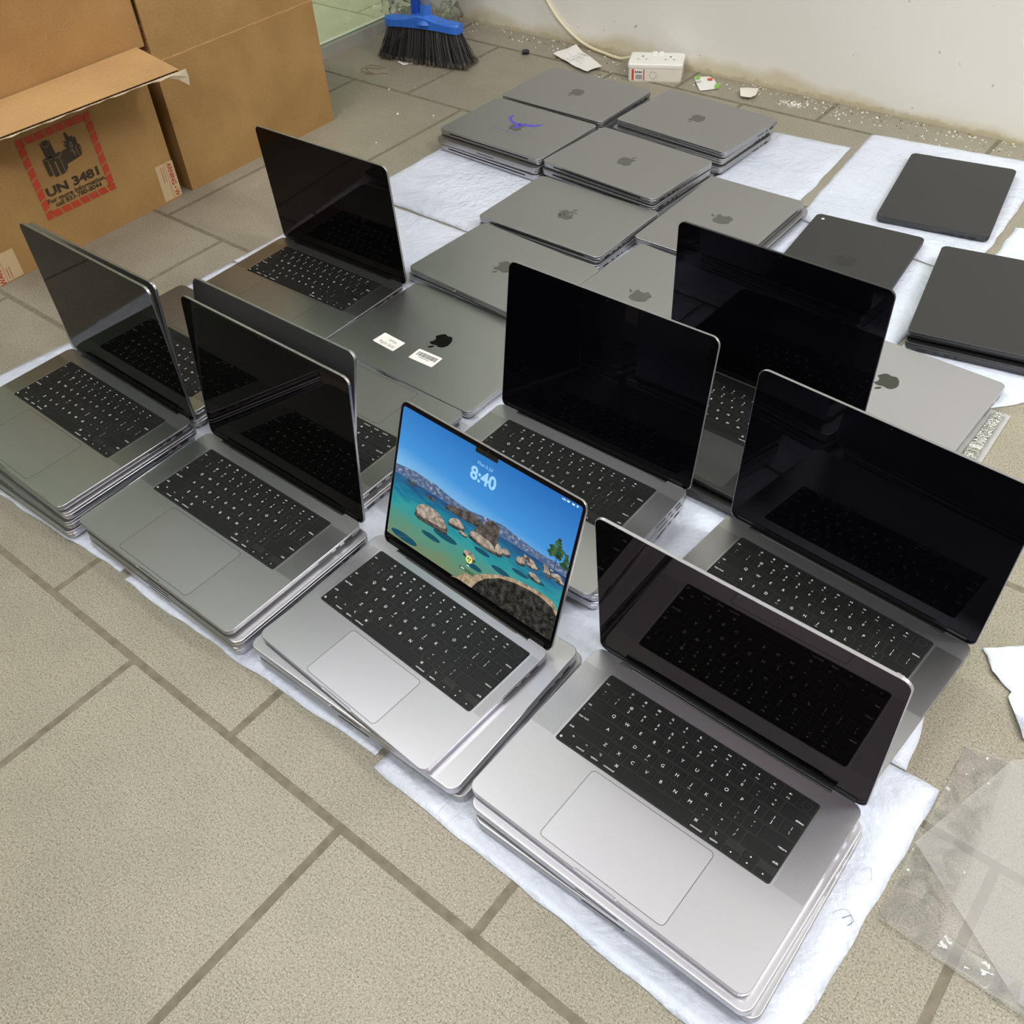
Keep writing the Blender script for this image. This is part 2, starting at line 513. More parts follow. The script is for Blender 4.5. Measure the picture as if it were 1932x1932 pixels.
def base_mesh(sz, colr):
    S = SIZES[sz]; w, d, h, r = S['W'] / 2, S['D'] / 2, S['hb'], S['rad']
    bm = bmesh.new()
    prof = [(.0065, .0008), (.0035, .0011), (.0014, .0024), (.0004, .0045), (0, .0068), (0, h - .0030)]
    loft(bm, [ringz(rrect(-w + i, w - i, -d + i, d - i, max(.002, r - i)), z) for i, z in prof])
    # upper slab with the thumb scoop in front and the hinge recess behind
    def outline(i):
        c = rrect(-w + i, w - i, -d + i, d - i, r - i)
        q = len(c) // 4
        n, k = S['notch'], S['rec']
        # order: back-right corner, back-left, front-left, front-right
        br, bl, fl, fr = c[:q], c[q:2 * q], c[2 * q:3 * q], c[3 * q:]
        yb = d - .0060
        back = [(k, d - i), (k, yb), (-k, yb), (-k, d - i)]
        front = [(-n - .001, -d + i), (-n + .0012, -d + .0021), (n - .0012, -d + .0021), (n + .001, -d + i)]
        return br + back + bl + fl + front + fr
    loft(bm, [ringz(outline(0), h - .0030), ringz(outline(0), h - .0004), ringz(outline(.0004), h)], cap0=False)
    return obj('base', bm, ALU[colr], mesh_only=True)


def lid_mesh(sz, colr):
    S = SIZES[sz]; w, d, r, t = S['W'] / 2, S['D'], S['rad'], S['tl']
    bm = bmesh.new()
    prof = [(.0002, 0), (0, .0004), (0, t - .0012), (.0003, t - .0005), (.0009, t - .0001), (.0016, t)]
    loft(bm, [ringz(rrect(-w + i, w - i, i, d - i, r - i, 6), z) for i, z in prof])
    return obj('lid', bm, ALU[colr], mesh_only=True)


def plate(x0, x1, y0, y1, r, z0, z1, n=4):
    bm = bmesh.new()
    c = rrect(x0, x1, y0, y1, r, n)
    loft(bm, [ringz(c, z0), ringz(c, z1)])
    return bm


# the keyboard: every key with its own legend
P = 0.01905
ROWY = [.0460, .0280, .0095, -.0093, -.0275, -.0458]
KH = .0162
KEYS = []   # (x0, x1, row, legend)


def row(r, x, items):
    for wdt, leg, adv in items:
        KEYS.append((x, x + wdt, r, leg))
        x += adv


KW = .0168
row(0, -.1385, [(.0266, ('w', 'esc'), .0280)] + [(KW, ('f', 'F%d' % (i + 1), i), P) for i in range(12)] + [(.0200, ('touch',), 0)])
row(1, -.1385, [(KW, ('2', a, b), P) for a, b in ('~`', '!1', '@2', '#3', '$4', '%5', '^6', '&7', '*8', '(9', ')0', '_-', '+=')] + [(.0290, ('wr', 'delete'), 0)])
row(2, -.1385, [(.0266, ('w', 'tab'), .0280)] + [(KW, ('1', c), P) for c in 'QWERTYUIOP'] + [(KW, ('2', '{', '['), P), (KW, ('2', '}', ']'), P), (.0200, ('2', '|', '\\'), 0)])
row(3, -.1385, [(.0310, ('caps', 'caps lock'), .0330)] + [(KW, ('1', c), P) for c in 'ASDFGHJKL'] + [(KW, ('2', ':', ';'), P), (KW, ('2', '"', "'"), P), (.0345, ('wr', 'return'), 0)])
row(4, -.1385, [(.0405, ('w', 'shift'), .0425)] + [(KW, ('1', c), P) for c in 'ZXCVBNM'] + [(KW, ('2', '<', ','), P), (KW, ('2', '>', '.'), P), (KW, ('2', '?', '/'), P), (.0440, ('wr', 'shift'), 0)])
row(5, -.1385, [(.0192, ('fn',), .0211), (.0175, ('m', 'control', '^'), .0196), (.0175, ('m', 'option', 'alt'), .0188), (.0215, ('m', 'command', 'cmd'), .0230), (.0937, ('n',), .0955), (.0215, ('ml', 'command', 'cmd'), .0243), (.0170, ('ml', 'option', 'alt'), .0186)])


def key_mesh(w, h, leg, z1=.00075):
    bm = bmesh.new()
    rr = .0017
    loft(bm, [ringz(rrect(-w / 2 + i, w / 2 - i, -h / 2 + i, h / 2 - i, rr - i, 2), z) for i, z in ((0, 0), (0, z1 * .55), (.00045, z1))], cap0=False)
    z = z1 + .00002
    t = leg[0]
    L, B = -w / 2 + .0022, -h / 2 + .0028
    T = lambda s, size, x, y, al='CENTER', b=0.0: text(bm, s, size, x, y, 1, z, None, al, 1.0, b)
    if t == '1':
        T(leg[1], .0060, 0, -.0022)
        if leg[1] in 'FJ': poly(bm, [(-.0019, -.0060), (.0019, -.0060), (.0019, -.0056), (-.0019, -.0056)], 1, z)
    elif t == '2':
        T(leg[1], .0046, 0, .0017); T(leg[2], .0052, 0, -.0048)
    elif t == 'w': T(leg[1], .0038, L, B, 'LEFT')
    elif t == 'caps':
        T(leg[1], .0038, L, B, 'LEFT'); disc(bm, L + .0005, h / 2 - .0030, .0006, 1, z, 8)
    elif t == 'wr': T(leg[1], .0038, w / 2 - .0022, B, 'RIGHT')
    elif t == 'touch': ringsh(bm, 0, 0, .0056, .0053, 2, z, 24)
    elif t == 'fn':
        T('fn', .0038, w / 2 - .0022, h / 2 - .0048, 'RIGHT')
        gx, gy = L + .0014, B + .0012
        ringsh(bm, gx, gy, .0016, .00125, 1, z, 14)
        stroke(bm, [(gx - .0015, gy), (gx + .0015, gy)], .0003, 1, z); stroke(bm, [(gx, gy - .0015), (gx, gy + .0015)], .0003, 1, z)
        ringsh(bm, gx, gy, .0008, .0005, 1, z, 10)
    elif t in ('m', 'ml'):
        sx = w / 2 - .0040 if t == 'm' else -w / 2 + .0040
        if t == 'm': T(leg[1], .0036, w / 2 - .0018, B, 'RIGHT')
        else: T(leg[1], .0036, L - .0004, B, 'LEFT')
        sy = h / 2 - .0042
        if leg[2] == '^': stroke(bm, [(sx - .0014, sy - .0005), (sx, sy + .0010), (sx + .0014, sy - .0005)], .0004, 1, z)
        elif leg[2] == 'alt':
            stroke(bm, [(sx - .0017, sy + .0013), (sx - .0006, sy + .0013), (sx + .0007, sy - .0012), (sx + .0018, sy - .0012)], .0004, 1, z)
            stroke(bm, [(sx + .0004, sy + .0013), (sx + .0018, sy + .0013)], .0004, 1, z)
        else:
            a = .0007
            for dx in (-1, 1):
                for dy in (-1, 1): ringsh(bm, sx + dx * 1.7 * a, sy + dy * 1.7 * a, a, a * .5, 1, z, 8)
            for q in (-1, 1):
                stroke(bm, [(sx - 1.7 * a, sy + q * a * .9), (sx + 1.7 * a, sy + q * a * .9)], .0004, 1, z)
                stroke(bm, [(sx + q * a * .9, sy - 1.7 * a), (sx + q * a * .9, sy + 1.7 * a)], .0004, 1, z)
    elif t == 'f':
        T(leg[1], .0028, 0, -.0050)
        i, c = leg[2], .0018
        if i in (0, 1):
            disc(bm, 0, c, .0006 + .0003 * i, 1, z, 10)
            for k in range(8):
                a = k * PI / 4
                stroke(bm, [(.0012 * math.cos(a), c + .0012 * math.sin(a)), (.0019 * math.cos(a), c + .0019 * math.sin(a))], .0004, 1, z)
        elif i == 2:
            for dx in (-.0011, .0011):
                for dy in (0, .0014): poly(bm, [(dx - .0008, c - .001 + dy), (dx + .0008, c - .001 + dy), (dx + .0008, c + dy), (dx - .0008, c + dy)], 1, z)
        elif i == 3: ringsh(bm, -.0003, c + .0003, .0013, .0009, 1, z, 12); stroke(bm, [(.0006, c - .0006), (.0016, c - .0016)], .0005, 1, z)
        elif i == 4: poly(bm, rrect(-.0006, .0006, c - .0004, c + .0018, .0006, 3), 1, z); stroke(bm, [(-.0012, c - .0002), (-.0008, c - .0011), (.0008, c - .0011), (.0012, c - .0002)], .0003, 1, z); stroke(bm, [(0, c - .0011), (0, c - .0018)], .0003, 1, z)
        elif i == 5: poly(bm, [(.0006 + .0016 * math.cos(R(a)), c + .0016 * math.sin(R(a))) for a in range(70, 321, 25)] + [(.0012 + .0012 * math.cos(R(a)), c + .0004 + .0012 * math.sin(R(a))) for a in range(300, 79, -30)], 1, z)
        elif i in (6, 8):
            q = 1 if i == 8 else -1
            for x in (-.0011, .0009): poly(bm, [(q * x - q * .001, c - .0011), (q * x + q * .001, c), (q * x - q * .001, c + .0011)], 1, z)
        elif i == 7:
            poly(bm, [(-.0018, c - .0011), (.0001, c), (-.0018, c + .0011)], 1, z)
            for x in (.0007, .0015): stroke(bm, [(x, c - .0011), (x, c + .0011)], .0005, 1, z)
        else:
            poly(bm, [(-.0016, c - .0005), (-.0009, c - .0005), (.0001, c - .0013), (.0001, c + .0013), (-.0009, c + .0005), (-.0016, c + .0005)], 1, z)
            for k in range(i - 9): stroke(bm, [(.0008 + .0007 * k, c - .0007), (.0011 + .0007 * k, c), (.0008 + .0007 * k, c + .0007)], .0003, 1, z)
    elif t in ('left', 'right', 'up', 'down'):
        a = {'right': 0, 'up': 90, 'left': 180, 'down': 270}[t]
        poly(bm, [(.0012 * math.cos(R(a + k)), .0012 * math.sin(R(a + k))) for k in (0, 125, 235)], 1, z)
    bm.normal_update()
    return obj('key', bm, [KEY, LEG, mat('touch_ring', (0.05, 0.05, 0.05, 1), 0.4)], mesh_only=True)


KEYMESH = []
for x0, x1, r, leg in KEYS: KEYMESH.append((key_mesh(x1 - x0, KH, leg), (x0 + x1) / 2, ROWY[r]))
yb = ROWY[5]
for t, x0, x1, y, h in (('left', .0824, .0998, yb - .0042, .0078), ('up', .1020, .1186, yb + .0042, .0076), ('down', .1020, .1186, yb - .0042, .0076), ('right', .1203, .1377, yb - .0042, .0078)):
    KEYMESH.append((key_mesh(x1 - x0, h, (t,)), (x0 + x1) / 2, y))

_C = {}


def cached(k, f):
    if k not in _C: _C[k] = f()
    return _C[k]


def part(name, key, build, mats, parent, **kw):
    me = cached((name,) + key, lambda: obj(name, build(), mats, mesh_only=True))
    return link(name, me, parent, **kw)


def port_bm(ln, ht):
    bm = bmesh.new()
    c = rrect(-ln / 2, ln / 2, -ht / 2, ht / 2, min(ht * .48, .0012), 3)
    loft(bm, [[(-.0004, a, b) for a, b in c], [(.00012, a, b) for a, b in c]])
    return bm


def logo_bm(s, z):
    bm = bmesh.new()
    for pts in (LOGO_BODY, LOGO_LEAF):
        c = [((x - .5) * s, (y - .5) * s) for x, y in smooth_closed(pts)]
        a = sum(p[0] * q[1] - q[0] * p[1] for p, q in zip(c, c[1:] + c[:1]))
        poly(bm, c if a > 0 else c[::-1], 0, z)
    return bm


def shell(sz, colr, root, right_ports=True, left_ports=True):
    S = SIZES[sz]; w, d, h = S['W'] / 2, S['D'] / 2, S['hb']
    b = link('base', cached(('base', sz, colr), lambda: base_mesh(sz, colr)), root)
    def hinge():
        bm = bmesh.new()
        k = S['rec'] - .0006
        prof = [(d - .0057, h - .0032), (d - .0002, h - .0032), (d - .0002, h - .0018), (d - .0012, h - .0007), (d - .0030, h - .0006), (d - .0057, h - .0016)]
        loft(bm, [[(-k, y, z) for y, z in prof], [(k, y, z) for y, z in prof]])
        bmesh.ops.recalc_face_normals(bm, faces=bm.faces[:])
        return bm
    hg = part('hinge', (sz,), hinge, RUBBER, root)
    def clips():
        bm = bmesh.new()
        box(bm, -.0085, .0085, d - .0059, d - .0044, h - .0016, h - .0002)
        return bm
    for sx in (-1, 1): part('hinge_clip', (sz,), clips, STEEL, hg, loc=(sx * (S['rec'] - .0095), 0, 0))
    def foot():
        bm = bmesh.new()
        c = [(math.cos(2 * PI * k / 20), math.sin(2 * PI * k / 20)) for k in range(20)]
        loft(bm, [[(x * .0085, y * .0085, 0) for x, y in c], [(x * .0095, y * .0095, .0009) for x, y in c]])
        return bm
    for sx in (-1, 1):
        for sy in (-1, 1): part('foot', (), foot, RUBBER, b, loc=(sx * (w - .030), sy * (d - .028), 0))
    zc = h - .0055
    side = [(1, x) for x in ((.0305, .0150, .0042), (.0505, .0088, .0030), (.0750, .0260, .0022))] if right_ports else []
    side += [(-1, x) for x in ((.0300, .0170, .0038), (.0540, .0088, .0030), (.0720, .0088, .0030), (.0860, .0042, .0042))] if left_ports else []
    for s, (yy, ln, ht) in side:
        part('port', (ln, ht), lambda: port_bm(ln, ht), DARK, b, mw=Matrix.Translation((s * w, d - yy, zc)) @ Matrix.Rotation(0 if s > 0 else PI, 4, 'Z'))
    return b


def lid_on(sz, colr, root, ang, logo=None, glass=None):
    S = SIZES[sz]; d, h = S['D'] / 2, S['hb']
    if ang == 0:
        M = Matrix(((-1, 0, 0, 0), (0, -1, 0, d), (0, 0, 1, h + .0002), (0, 0, 0, 1)))
    else:
        c, s = math.cos(R(ang)), math.sin(R(ang))
        e = -.0063
        M = Matrix(((-1, 0, 0, 0), (0, -c, s, d + .00275 - c * e), (0, s, c, h + .001 + s * e), (0, 0, 0, 1)))
    l = link('lid', cached(('lid', sz, colr), lambda: lid_mesh(sz, colr)), root, mw=M)
    if logo: part('logo', (sz, logo.name), lambda: logo_bm(.044, 0), logo, l, loc=(0, S['D'] / 2, S['tl'] + .00003))
    if glass:
        w = S['W'] / 2
        part('display_glass', (sz, glass.name), lambda: plate(-w + .0010, w - .0010, .0022, S['D'] - .0010, S['rad'] - .001, -.00015, 0, 6), glass, l)
        def chin():
            bm = bmesh.new(); box(bm, -w + .012, w - .012, .0004, .0105, -.0011, -.00018); return bm
        part('hinge_cover', (sz,), chin, RUBBER, l)
        def lens():
            bm = bmesh.new(); disc(bm, 0, 0, .0013, 0, 0, 12); bmesh.ops.reverse_faces(bm, faces=bm.faces[:]); return bm
        part('camera_lens', (), lens, mat('webcam_lens', (0.02, 0.02, 0.03, 1), 0.1), l, loc=(0, S['D'] - .0055, -.00019))
    return l


def open_laptop(label, pose, colr, ang, group, glass=GLASS, keys=None, speakers=True):
    sz, u, v, z, yaw = pose
    S = SIZES[sz]; h = S['hb']
    root = thing('laptop', label, 'laptop', (u, v, z), R(yaw), group)
    b = shell(sz, colr, root)
    def pad():
        x, y0, y1 = S['pw'] / 2, S['py'] - S['pd'] / 2, S['py'] + S['pd'] / 2
        bm = plate(-x, x, y0, y1, .0052, h - .0003, h + .00004, 6)
        annulus(bm, rrect(-x - .0006, x + .0006, y0 - .0006, y1 + .0006, .0058, 6), rrect(-x, x, y0, y1, .0052, 6), 1, h + .00003)
        return bm
    part('trackpad', (sz, colr), pad, [PAD[colr], DARK], root)
    def spk():
        bm = bmesh.new(); poly(bm, rrect(S['sp'][0], S['sp'][1], S['sy'][0], S['sy'][1], .0006, 2), 0, h + .00003); return bm
    if speakers:
        s1 = part('speaker_grille', (sz, colr), spk, GRILLE[colr], b)
        link('speaker_grille', s1.data, b, mw=Matrix.Diagonal((-1, 1, 1, 1)))
    kb = part('keyboard', (), lambda: plate(-.1397, .1397, -.0562, .0562, .0035, -.0003, .00005, 4), WELL, root, loc=(0, S['kc'], h))
    for me, x, y in KEYMESH:
        if keys is None or keys(x, y): link('key', me, kb, (x, y, .00005))
    l = lid_on(sz, colr, root, ang, LOGO[colr], glass)
    return root, l


def closed_laptop(label, pose, colr, group, logo=True, ports=(True, True)):
    sz, u, v, z, yaw = pose
    root = thing('laptop', label, 'laptop', (u, v, z), R(yaw), group)
    shell(sz, colr, root, *ports)
    l = lid_on(sz, colr, root, 0, (LOGO[colr] if logo is True else logo) or None)
    return root, l


T16, T14 = .0168, .0155
F, B8 = .005, .008
# --- front row, right stack (nearest the camera)
g = 'laptops in the frontmost right stack'
closed_laptop('closed grey laptop, bottom of the frontmost right stack', ('16', -.2282, .4668, F, .48), 'grey', g, False)
closed_laptop('closed silver laptop directly under the frontmost open silver laptop', ('16', -.2329, .4665, F + T16, -1.12), 'silver', g, False)
open_laptop('open silver laptop with dark screen nearest the camera, topmost of the frontmost stack', ('16', -.2410, .4760, F + 2 * T16, -1.4), 'silver', 86.7, g)
# --- front row, lake screen stack
g = 'laptops in the stack with the lake lock screen'
closed_laptop('closed grey laptop at the bottom of the stack with the lake lock screen', ('16', -.6075, .4708, F, 1.13), 'grey', g, False)
closed_laptop('larger closed silver laptop right under the one with the lake lock screen', ('16', -.6135, .4684, F + T16, .3), 'silver', g, False)
LAKE, LAKE_LID = open_laptop('open silver laptop whose lit screen shows a blue lake and 8:40', ('14', -.6223, .4596, F + 2 * T16, -3.3), 'silver', 110.1, g)
# --- front row, grey stack left of the lake screen
g = 'laptops in the stack just left of the lake lock screen'
closed_laptop('closed silver laptop, bottom of the stack left of the lake lock screen', ('16', -.9835, .4574, F, -.25), 'silver', g, False)
closed_laptop('closed grey laptop, middle of the stack left of the lake lock screen', ('16', -.9790, .4574, F + T16, -.35), 'grey', g, False)
open_laptop('open grey laptop on the stack just left of the lake lock screen', ('16', -.9927, .4585, F + 2 * T16, -.44), 'grey', 96.5, g)
# --- front row, leftmost stack
g = 'laptops in the leftmost front stack'
closed_laptop('closed silver laptop, bottom of the leftmost front stack', ('16', -1.3692, .4398, F, 1.49), 'silver', g, False)
closed_laptop('closed grey laptop, second from bottom of the leftmost front stack', ('16', -1.3685, .4449, F + T16, 1.18), 'grey', g, False)
closed_laptop('closed silver laptop right under the leftmost open laptop', ('16', -1.3656, .4532, F + 2 * T16, -.21), 'silver', g, False)
open_laptop('open grey laptop topmost of the leftmost front stack, at the left edge', ('16', -1.3700, .4528, F + 3 * T16, -.65), 'grey', 90.5, g)
# --- second row: two turned away, back to back with the front row
g = 'laptops turned away, back to back with the front row'
closed_laptop('closed grey laptop under the turned-away one behind the leftmost stack', ('16', -1.4208, .7235, F, -179.9), 'grey', g, False)
open_laptop('open grey laptop turned away, back to back with the leftmost open laptop', ('16', -1.4286, .7317, F + T16, -179.86), 'grey', 85.2, g, keys=lambda x, y: x < .02)
closed_laptop('closed grey laptop under the turned-away one beside the stickered lid', ('16', -1.0425, .7340, F, -179.86), 'grey', g, False)
open_laptop('open grey laptop turned away, in front of the closed one with stickers', ('16', -1.0495, .7490, F + T16, -179.86), 'grey', 76.6, g, keys=lambda x, y: x < -.01)
# --- second row: behind the lake screen
g = 'laptops in the stack right behind the lake lock screen'
closed_laptop('closed silver laptop, bottom of the stack behind the lake lock screen', ('16', -.6518, .7910, F, 2.48), 'silver', g, False)
closed_laptop('closed grey laptop, middle of the stack behind the lake lock screen', ('16', -.6500, .7926, F + T16, 2.0), 'grey', g, False)
open_laptop('open grey laptop with pitch black screen on the stack behind the lake lock screen', ('16', -.6495, .7870, F + 2 * T16, -.3), 'grey', 99.8, g, GLASS_B, speakers=True)
# --- second row: right
g = 'laptops in the stack behind the frontmost silver laptop'
closed_laptop('closed grey laptop, bottom of the stack behind the frontmost silver laptop', ('16', -.2420, .7655, F, -4.5), 'grey', g, False)
closed_laptop('closed grey laptop, middle of the stack behind the frontmost silver laptop', ('16', -.2385, .7652, F + T16, -4.45), 'grey', g, False)
open_laptop('open grey laptop at the right edge behind the frontmost silver laptop', ('16', -.2331, .7644, F + 2 * T16, -4.45), 'grey', 95.0, g, GLASS_B)
# --- the open ones farther back
g = 'open laptops farther back'
open_laptop('open dark grey laptop lying alone near the cardboard boxes', ('16', -1.4221, .9964, F, 1.17), 'grey', 88.5, g)
closed_laptop('closed black laptop under the open black one', ('16', -.5190, .0 + 1.0650, F, -1.5), 'black', g, False)
open_laptop('open black laptop whose dark screen partly hides the closed silver lid', ('16', -.5187, 1.0779, F + T16, -1.53), 'black', 90.6, g, GLASS_B, keys=lambda x, y: x > -.06)
# --- closed ones lying behind
g = 'closed laptops lying in the back rows'
STICK, STICK_LID = closed_laptop('closed grey laptop with RMA note and barcode stickers on its lid', ('16', -1.0526, 1.0118, F, -.76), 'grey', g, LOGO_MIRROR)
closed_laptop('closed grey laptop sticking out under the one right behind the stickered lid', ('14', -1.1035, 1.2520, B8, -2.2), 'grey', g, False)
closed_laptop('closed grey laptop right behind the stickered one, logo half hidden by the black screen', ('14', -1.0982, 1.2513, B8 + T14, -3.27), 'grey', g)
closed_laptop('closed grey laptop under the sideways one between the two black screens', ('14', -.8265, 1.3140, B8, -93.0), 'grey', g, False)
closed_laptop('closed grey laptop lying sideways between the tops of the two black screens', ('14', -.8262, 1.3149, B8 + T14, -93.3), 'grey', g)
closed_laptop('closed grey laptop under the one with the blotched logo', ('14', -1.1180, 1.4880, B8, 179.6), 'grey', g, False)
N_, N_LID = closed_laptop('closed grey laptop with a blotched, scratched logo', ('14', -1.1200, 1.4934, B8 + T14, 179.78), 'grey', g)
closed_laptop('closed grey laptop under the sideways one touching the open black laptop screen', ('14', -.8339, 1.6493, B8, -90), 'grey', g, False)
closed_laptop('closed grey laptop lying sideways above the open black laptop screen', ('14', -.8436, 1.6454, B8 + T14, -90), 'grey', g)
g = 'closed laptops in the four tall back stacks'
closed_laptop('closed grey laptop, bottom of the tall stack in front, right of the bird sticker', ('14', -1.1290, 1.7345, B8, 177.2), 'grey', g, False)
closed_laptop('closed grey laptop, middle of the tall stack in front, right of the bird sticker', ('14', -1.1345, 1.7310, B8 + T14, 176.4), 'grey', g, False)
closed_laptop('closed grey laptop, topmost of the tall stack right of the bird sticker', ('14', -1.1349, 1.7353, B8 + 2 * T14, 176.05), 'grey', g)
closed_laptop('closed silver laptop, bottom of the stack under the bird sticker', ('14', -1.4516, 1.7338, B8, 177.8), 'silver', g, False)
closed_laptop('closed grey laptop, middle of the stack under the bird sticker', ('14', -1.4551, 1.7326, B8 + T14, -1.4), 'grey', g, False)
BIRD, BIRD_LID = closed_laptop('closed grey laptop with a purple bird sticker on its lid', ('14', -1.4568, 1.7483, B8 + 2 * T14, 178.64), 'grey', g)
closed_laptop('closed grey laptop, bottom of the rearmost stack behind the bird sticker', ('14', -1.4540, 1.9830, B8, -.8), 'grey', g, False)
closed_laptop('closed grey laptop, middle of the rearmost stack behind the bird sticker', ('14', -1.4550, 1.9820, B8 + T14, -.5), 'grey', g, False)
closed_laptop('closed grey laptop, topmost of the rearmost stack, below the broom', ('14', -1.4553, 1.9827, B8 + 2 * T14, -.64), 'grey', g)
closed_laptop('closed grey laptop, bottom of the back stack nearest the socket box', ('14', -1.1204, 1.9866, B8, -3.0), 'grey', g, False)
closed_laptop('closed grey laptop, middle of the back stack nearest the socket box', ('14', -1.1239, 1.9960, B8 + T14, -2.6), 'grey', g, False)
TT, TT_LID = closed_laptop('closed grey laptop, topmost of the back stack nearest the socket box', ('14', -1.1185, 2.0038, B8 + 2 * T14, -4.43), 'grey', g)
g = 'closed laptops lying apart on the right'
CHIP, CHIP_LID = closed_laptop('closed black laptop with a white chip at its corner and a dark logo', ('14', -.5809, 1.6614, F, -84.8), 'black', g)
closed_laptop('closed black laptop lying alone nearest the wall at the upper right', ('14', -.5198, 2.0334, F, -80.56), 'black', g, False)
closed_laptop('closed black laptop, lower of the black pair at the right edge', ('14', -.2991, 1.6470, F, 100.6), 'black', g, False)
closed_laptop('closed black laptop, upper of the black pair at the right edge', ('14', -.3029, 1.6579, F + T14, -79.16), 'black', g, False)
closed_laptop('closed silver laptop with dark logo lying on a clear bag', ('14', -.3572, 1.3470, F, -1.96), 'silver', g, LOGO_MIRROR)

# ------------------------------------------------------------------ what the lit screen shows
def emis(name, build, strength=1.0):
    m = mat(name, (0, 0, 0, 1), 0.06, 0, 0.35)
    t = NT(m)
    c = build(t)
    if isinstance(c, tuple): t.b.inputs['Emission Color'].default_value = c
    else: t.link(c, 'Emission Color')
    t.b.inputs['Emission Strength'].default_value = strength
    return m


def xyz(t): return t.n('ShaderNodeSeparateXYZ', ins={0: t.coord()}).outputs


def sky(t):
    s = xyz(t)
    g = t.math('ADD', t.math('MULTIPLY', t.math('SUBTRACT', s[1], .115), 9.5), t.math('MULTIPLY', s[0], -0.9))
    return t.ramp(g, [(0.02, srgb(120, 178, 222)), (0.3, srgb(62, 140, 208)), (1.0, srgb(28, 104, 178))])


def water(t):
    s = xyz(t)
    mp = t.n('ShaderNodeMapping', ins={'Vector': t.coord(), 'Scale': (30, 95, 30)}).outputs[0]
    n = t.n('ShaderNodeTexNoise', ins={'Vector': mp, 'Scale': 1.0, 'Detail': 4.0, 'Distortion': 0.8}).outputs['Fac']
    g = t.math('ADD', t.math('MULTIPLY', t.math('SUBTRACT', .118, s[1]), 9.0), t.math('MULTIPLY', t.math('SUBTRACT', n, .5), 0.45))
    return t.ramp(g, [(0.0, srgb(22, 62, 112)), (0.16, srgb(24, 106, 140)), (0.40, srgb(48, 146, 148)), (0.62, srgb(84, 138, 118)), (0.9, srgb(112, 128, 94))])


def rock(a, b, c):
    def f(t):
        n = t.noise(t.coord(), 900, 3, 0.6)
        return t.ramp(t.math('ADD', t.math('MULTIPLY', n, .45), t.math('MULTIPLY', t.noise(t.coord(), 130, 3), 0.55)), [(0.34, c), (0.47, b), (0.58, a)])
    return f


def peaks(t):
    mp = t.n('ShaderNodeMapping', ins={'Vector': t.coord(), 'Scale': (1, 1.6, 1)}).outputs[0]
    return t.ramp(t.noise(mp, 150, 6, 0.6), [(0.45, srgb(66, 88, 124)), (0.58, srgb(106, 120, 146)), (0.70, srgb(196, 200, 212))])


SKY, WATER = emis('lit_sky', sky), emis('lit_water', water)
PEAK = emis('lit_peaks', peaks)
ROCK = emis('lit_boulder', rock(srgb(186, 172, 156), srgb(142, 129, 118), srgb(92, 82, 74)))
ROCKD = emis('lit_dark_boulder', rock(srgb(100, 92, 86), srgb(66, 60, 57), srgb(34, 31, 32)))
FRONT = emis('lit_foreground_rock', rock(srgb(70, 66, 60), srgb(32, 31, 30), srgb(12, 12, 13)))
RIM = emis('lit_rock_rim', rock(srgb(190, 168, 140), srgb(150, 130, 105), srgb(96, 84, 70)))
TREE = emis('lit_tree', rock(srgb(70, 104, 62), srgb(34, 66, 42), srgb(12, 30, 22)))
SHADE = emis('lit_water_shadow', lambda t: srgb(22, 74, 92))
CLOCK = emis('lit_clock', lambda t: srgb(152, 206, 246), 1.0)
WHITE = emis('lit_white', lambda t: srgb(225, 240, 250))
YEL = emis('lit_badge', lambda t: srgb(226, 224, 120))
PILL = emis('lit_entry_field', lambda t: srgb(70, 104, 78))
NOTCH = RUBBER
mats_ = [SKY, WATER, PEAK, ROCK, ROCKD, FRONT, RIM, TREE, SHADE, CLOCK, WHITE, YEL, PILL, NOTCH]
bm = bmesh.new()
MS = Matrix(((-MM, 0, 0, 0), (0, MM, 0, 6.3 * MM), (0, 0, -1, 0), (0, 0, 0, 1)))
_z = [.00020]


def put(pts, mi):
    a = sum(p[0] * q[1] - q[0] * p[1] for p, q in zip(pts, pts[1:] + pts[:1]))
    poly(bm, pts if a > 0 else pts[::-1], mi, _z[0], MS)


def nxt(): _z[0] += .000024


X0, X1, Y0, Y1 = -151.2, 151.2, 11.5, 207.5
put([p for p in rrect(X0, X1, 105, Y1, 3.5, 4) if p[1] > 112] + [(X0, 109), (X1, 109)], 0)
put([(X0, Y0), (X1, Y0), (X1, 110), (X0, 110)], 1)
nxt()
ridge = [(-151, 121.5), (-132, 124), (-115, 126), (-95, 125), (-73, 125), (-52, 121), (-30, 118.5), (-12, 118), (7, 121), (25, 123.5), (44, 126), (60, 123.5), (72, 122), (100, 119.5), (120, 119), (131, 121), (151, 118)]
put([(X0, 109.5)] + ridge + [(X1, 109.5)], 2)
nxt()
def blob(pts, mi):
    c = smooth_closed(pts, 3)
    z = _z[0]
    lo, hi = min(q[1] for q in c), max(q[1] for q in c)
    x0 = sum(q[0] for q in c) / len(c)
    put([(x0 + (x - x0) * 1.02, lo + (y - lo) * .6 - .8) for x, y in c], 5)
    _z[0] += .000007
    put(c, 4)
    _z[0] += .000007
    if mi == 3: put([(x0 + (x - x0) * .93 - .4, hi - (hi - y) * .80 + .0) for x, y in c], 3)
    _z[0] = z
for cx_, cy_, rx, ry in ((-45, 60, 22, 5), (-118, 20, 26, 6), (55, 62, 16, 4), (-70, 47, 18, 4), (20, 72, 14, 3.5), (85, 76, 14, 3), (12, 44, 14, 4), (110, 80, 15, 3)):
    put([(cx_ + rx * math.cos(a * PI / 10), cy_ + ry * math.sin(a * PI / 10)) for a in range(20)], 8)
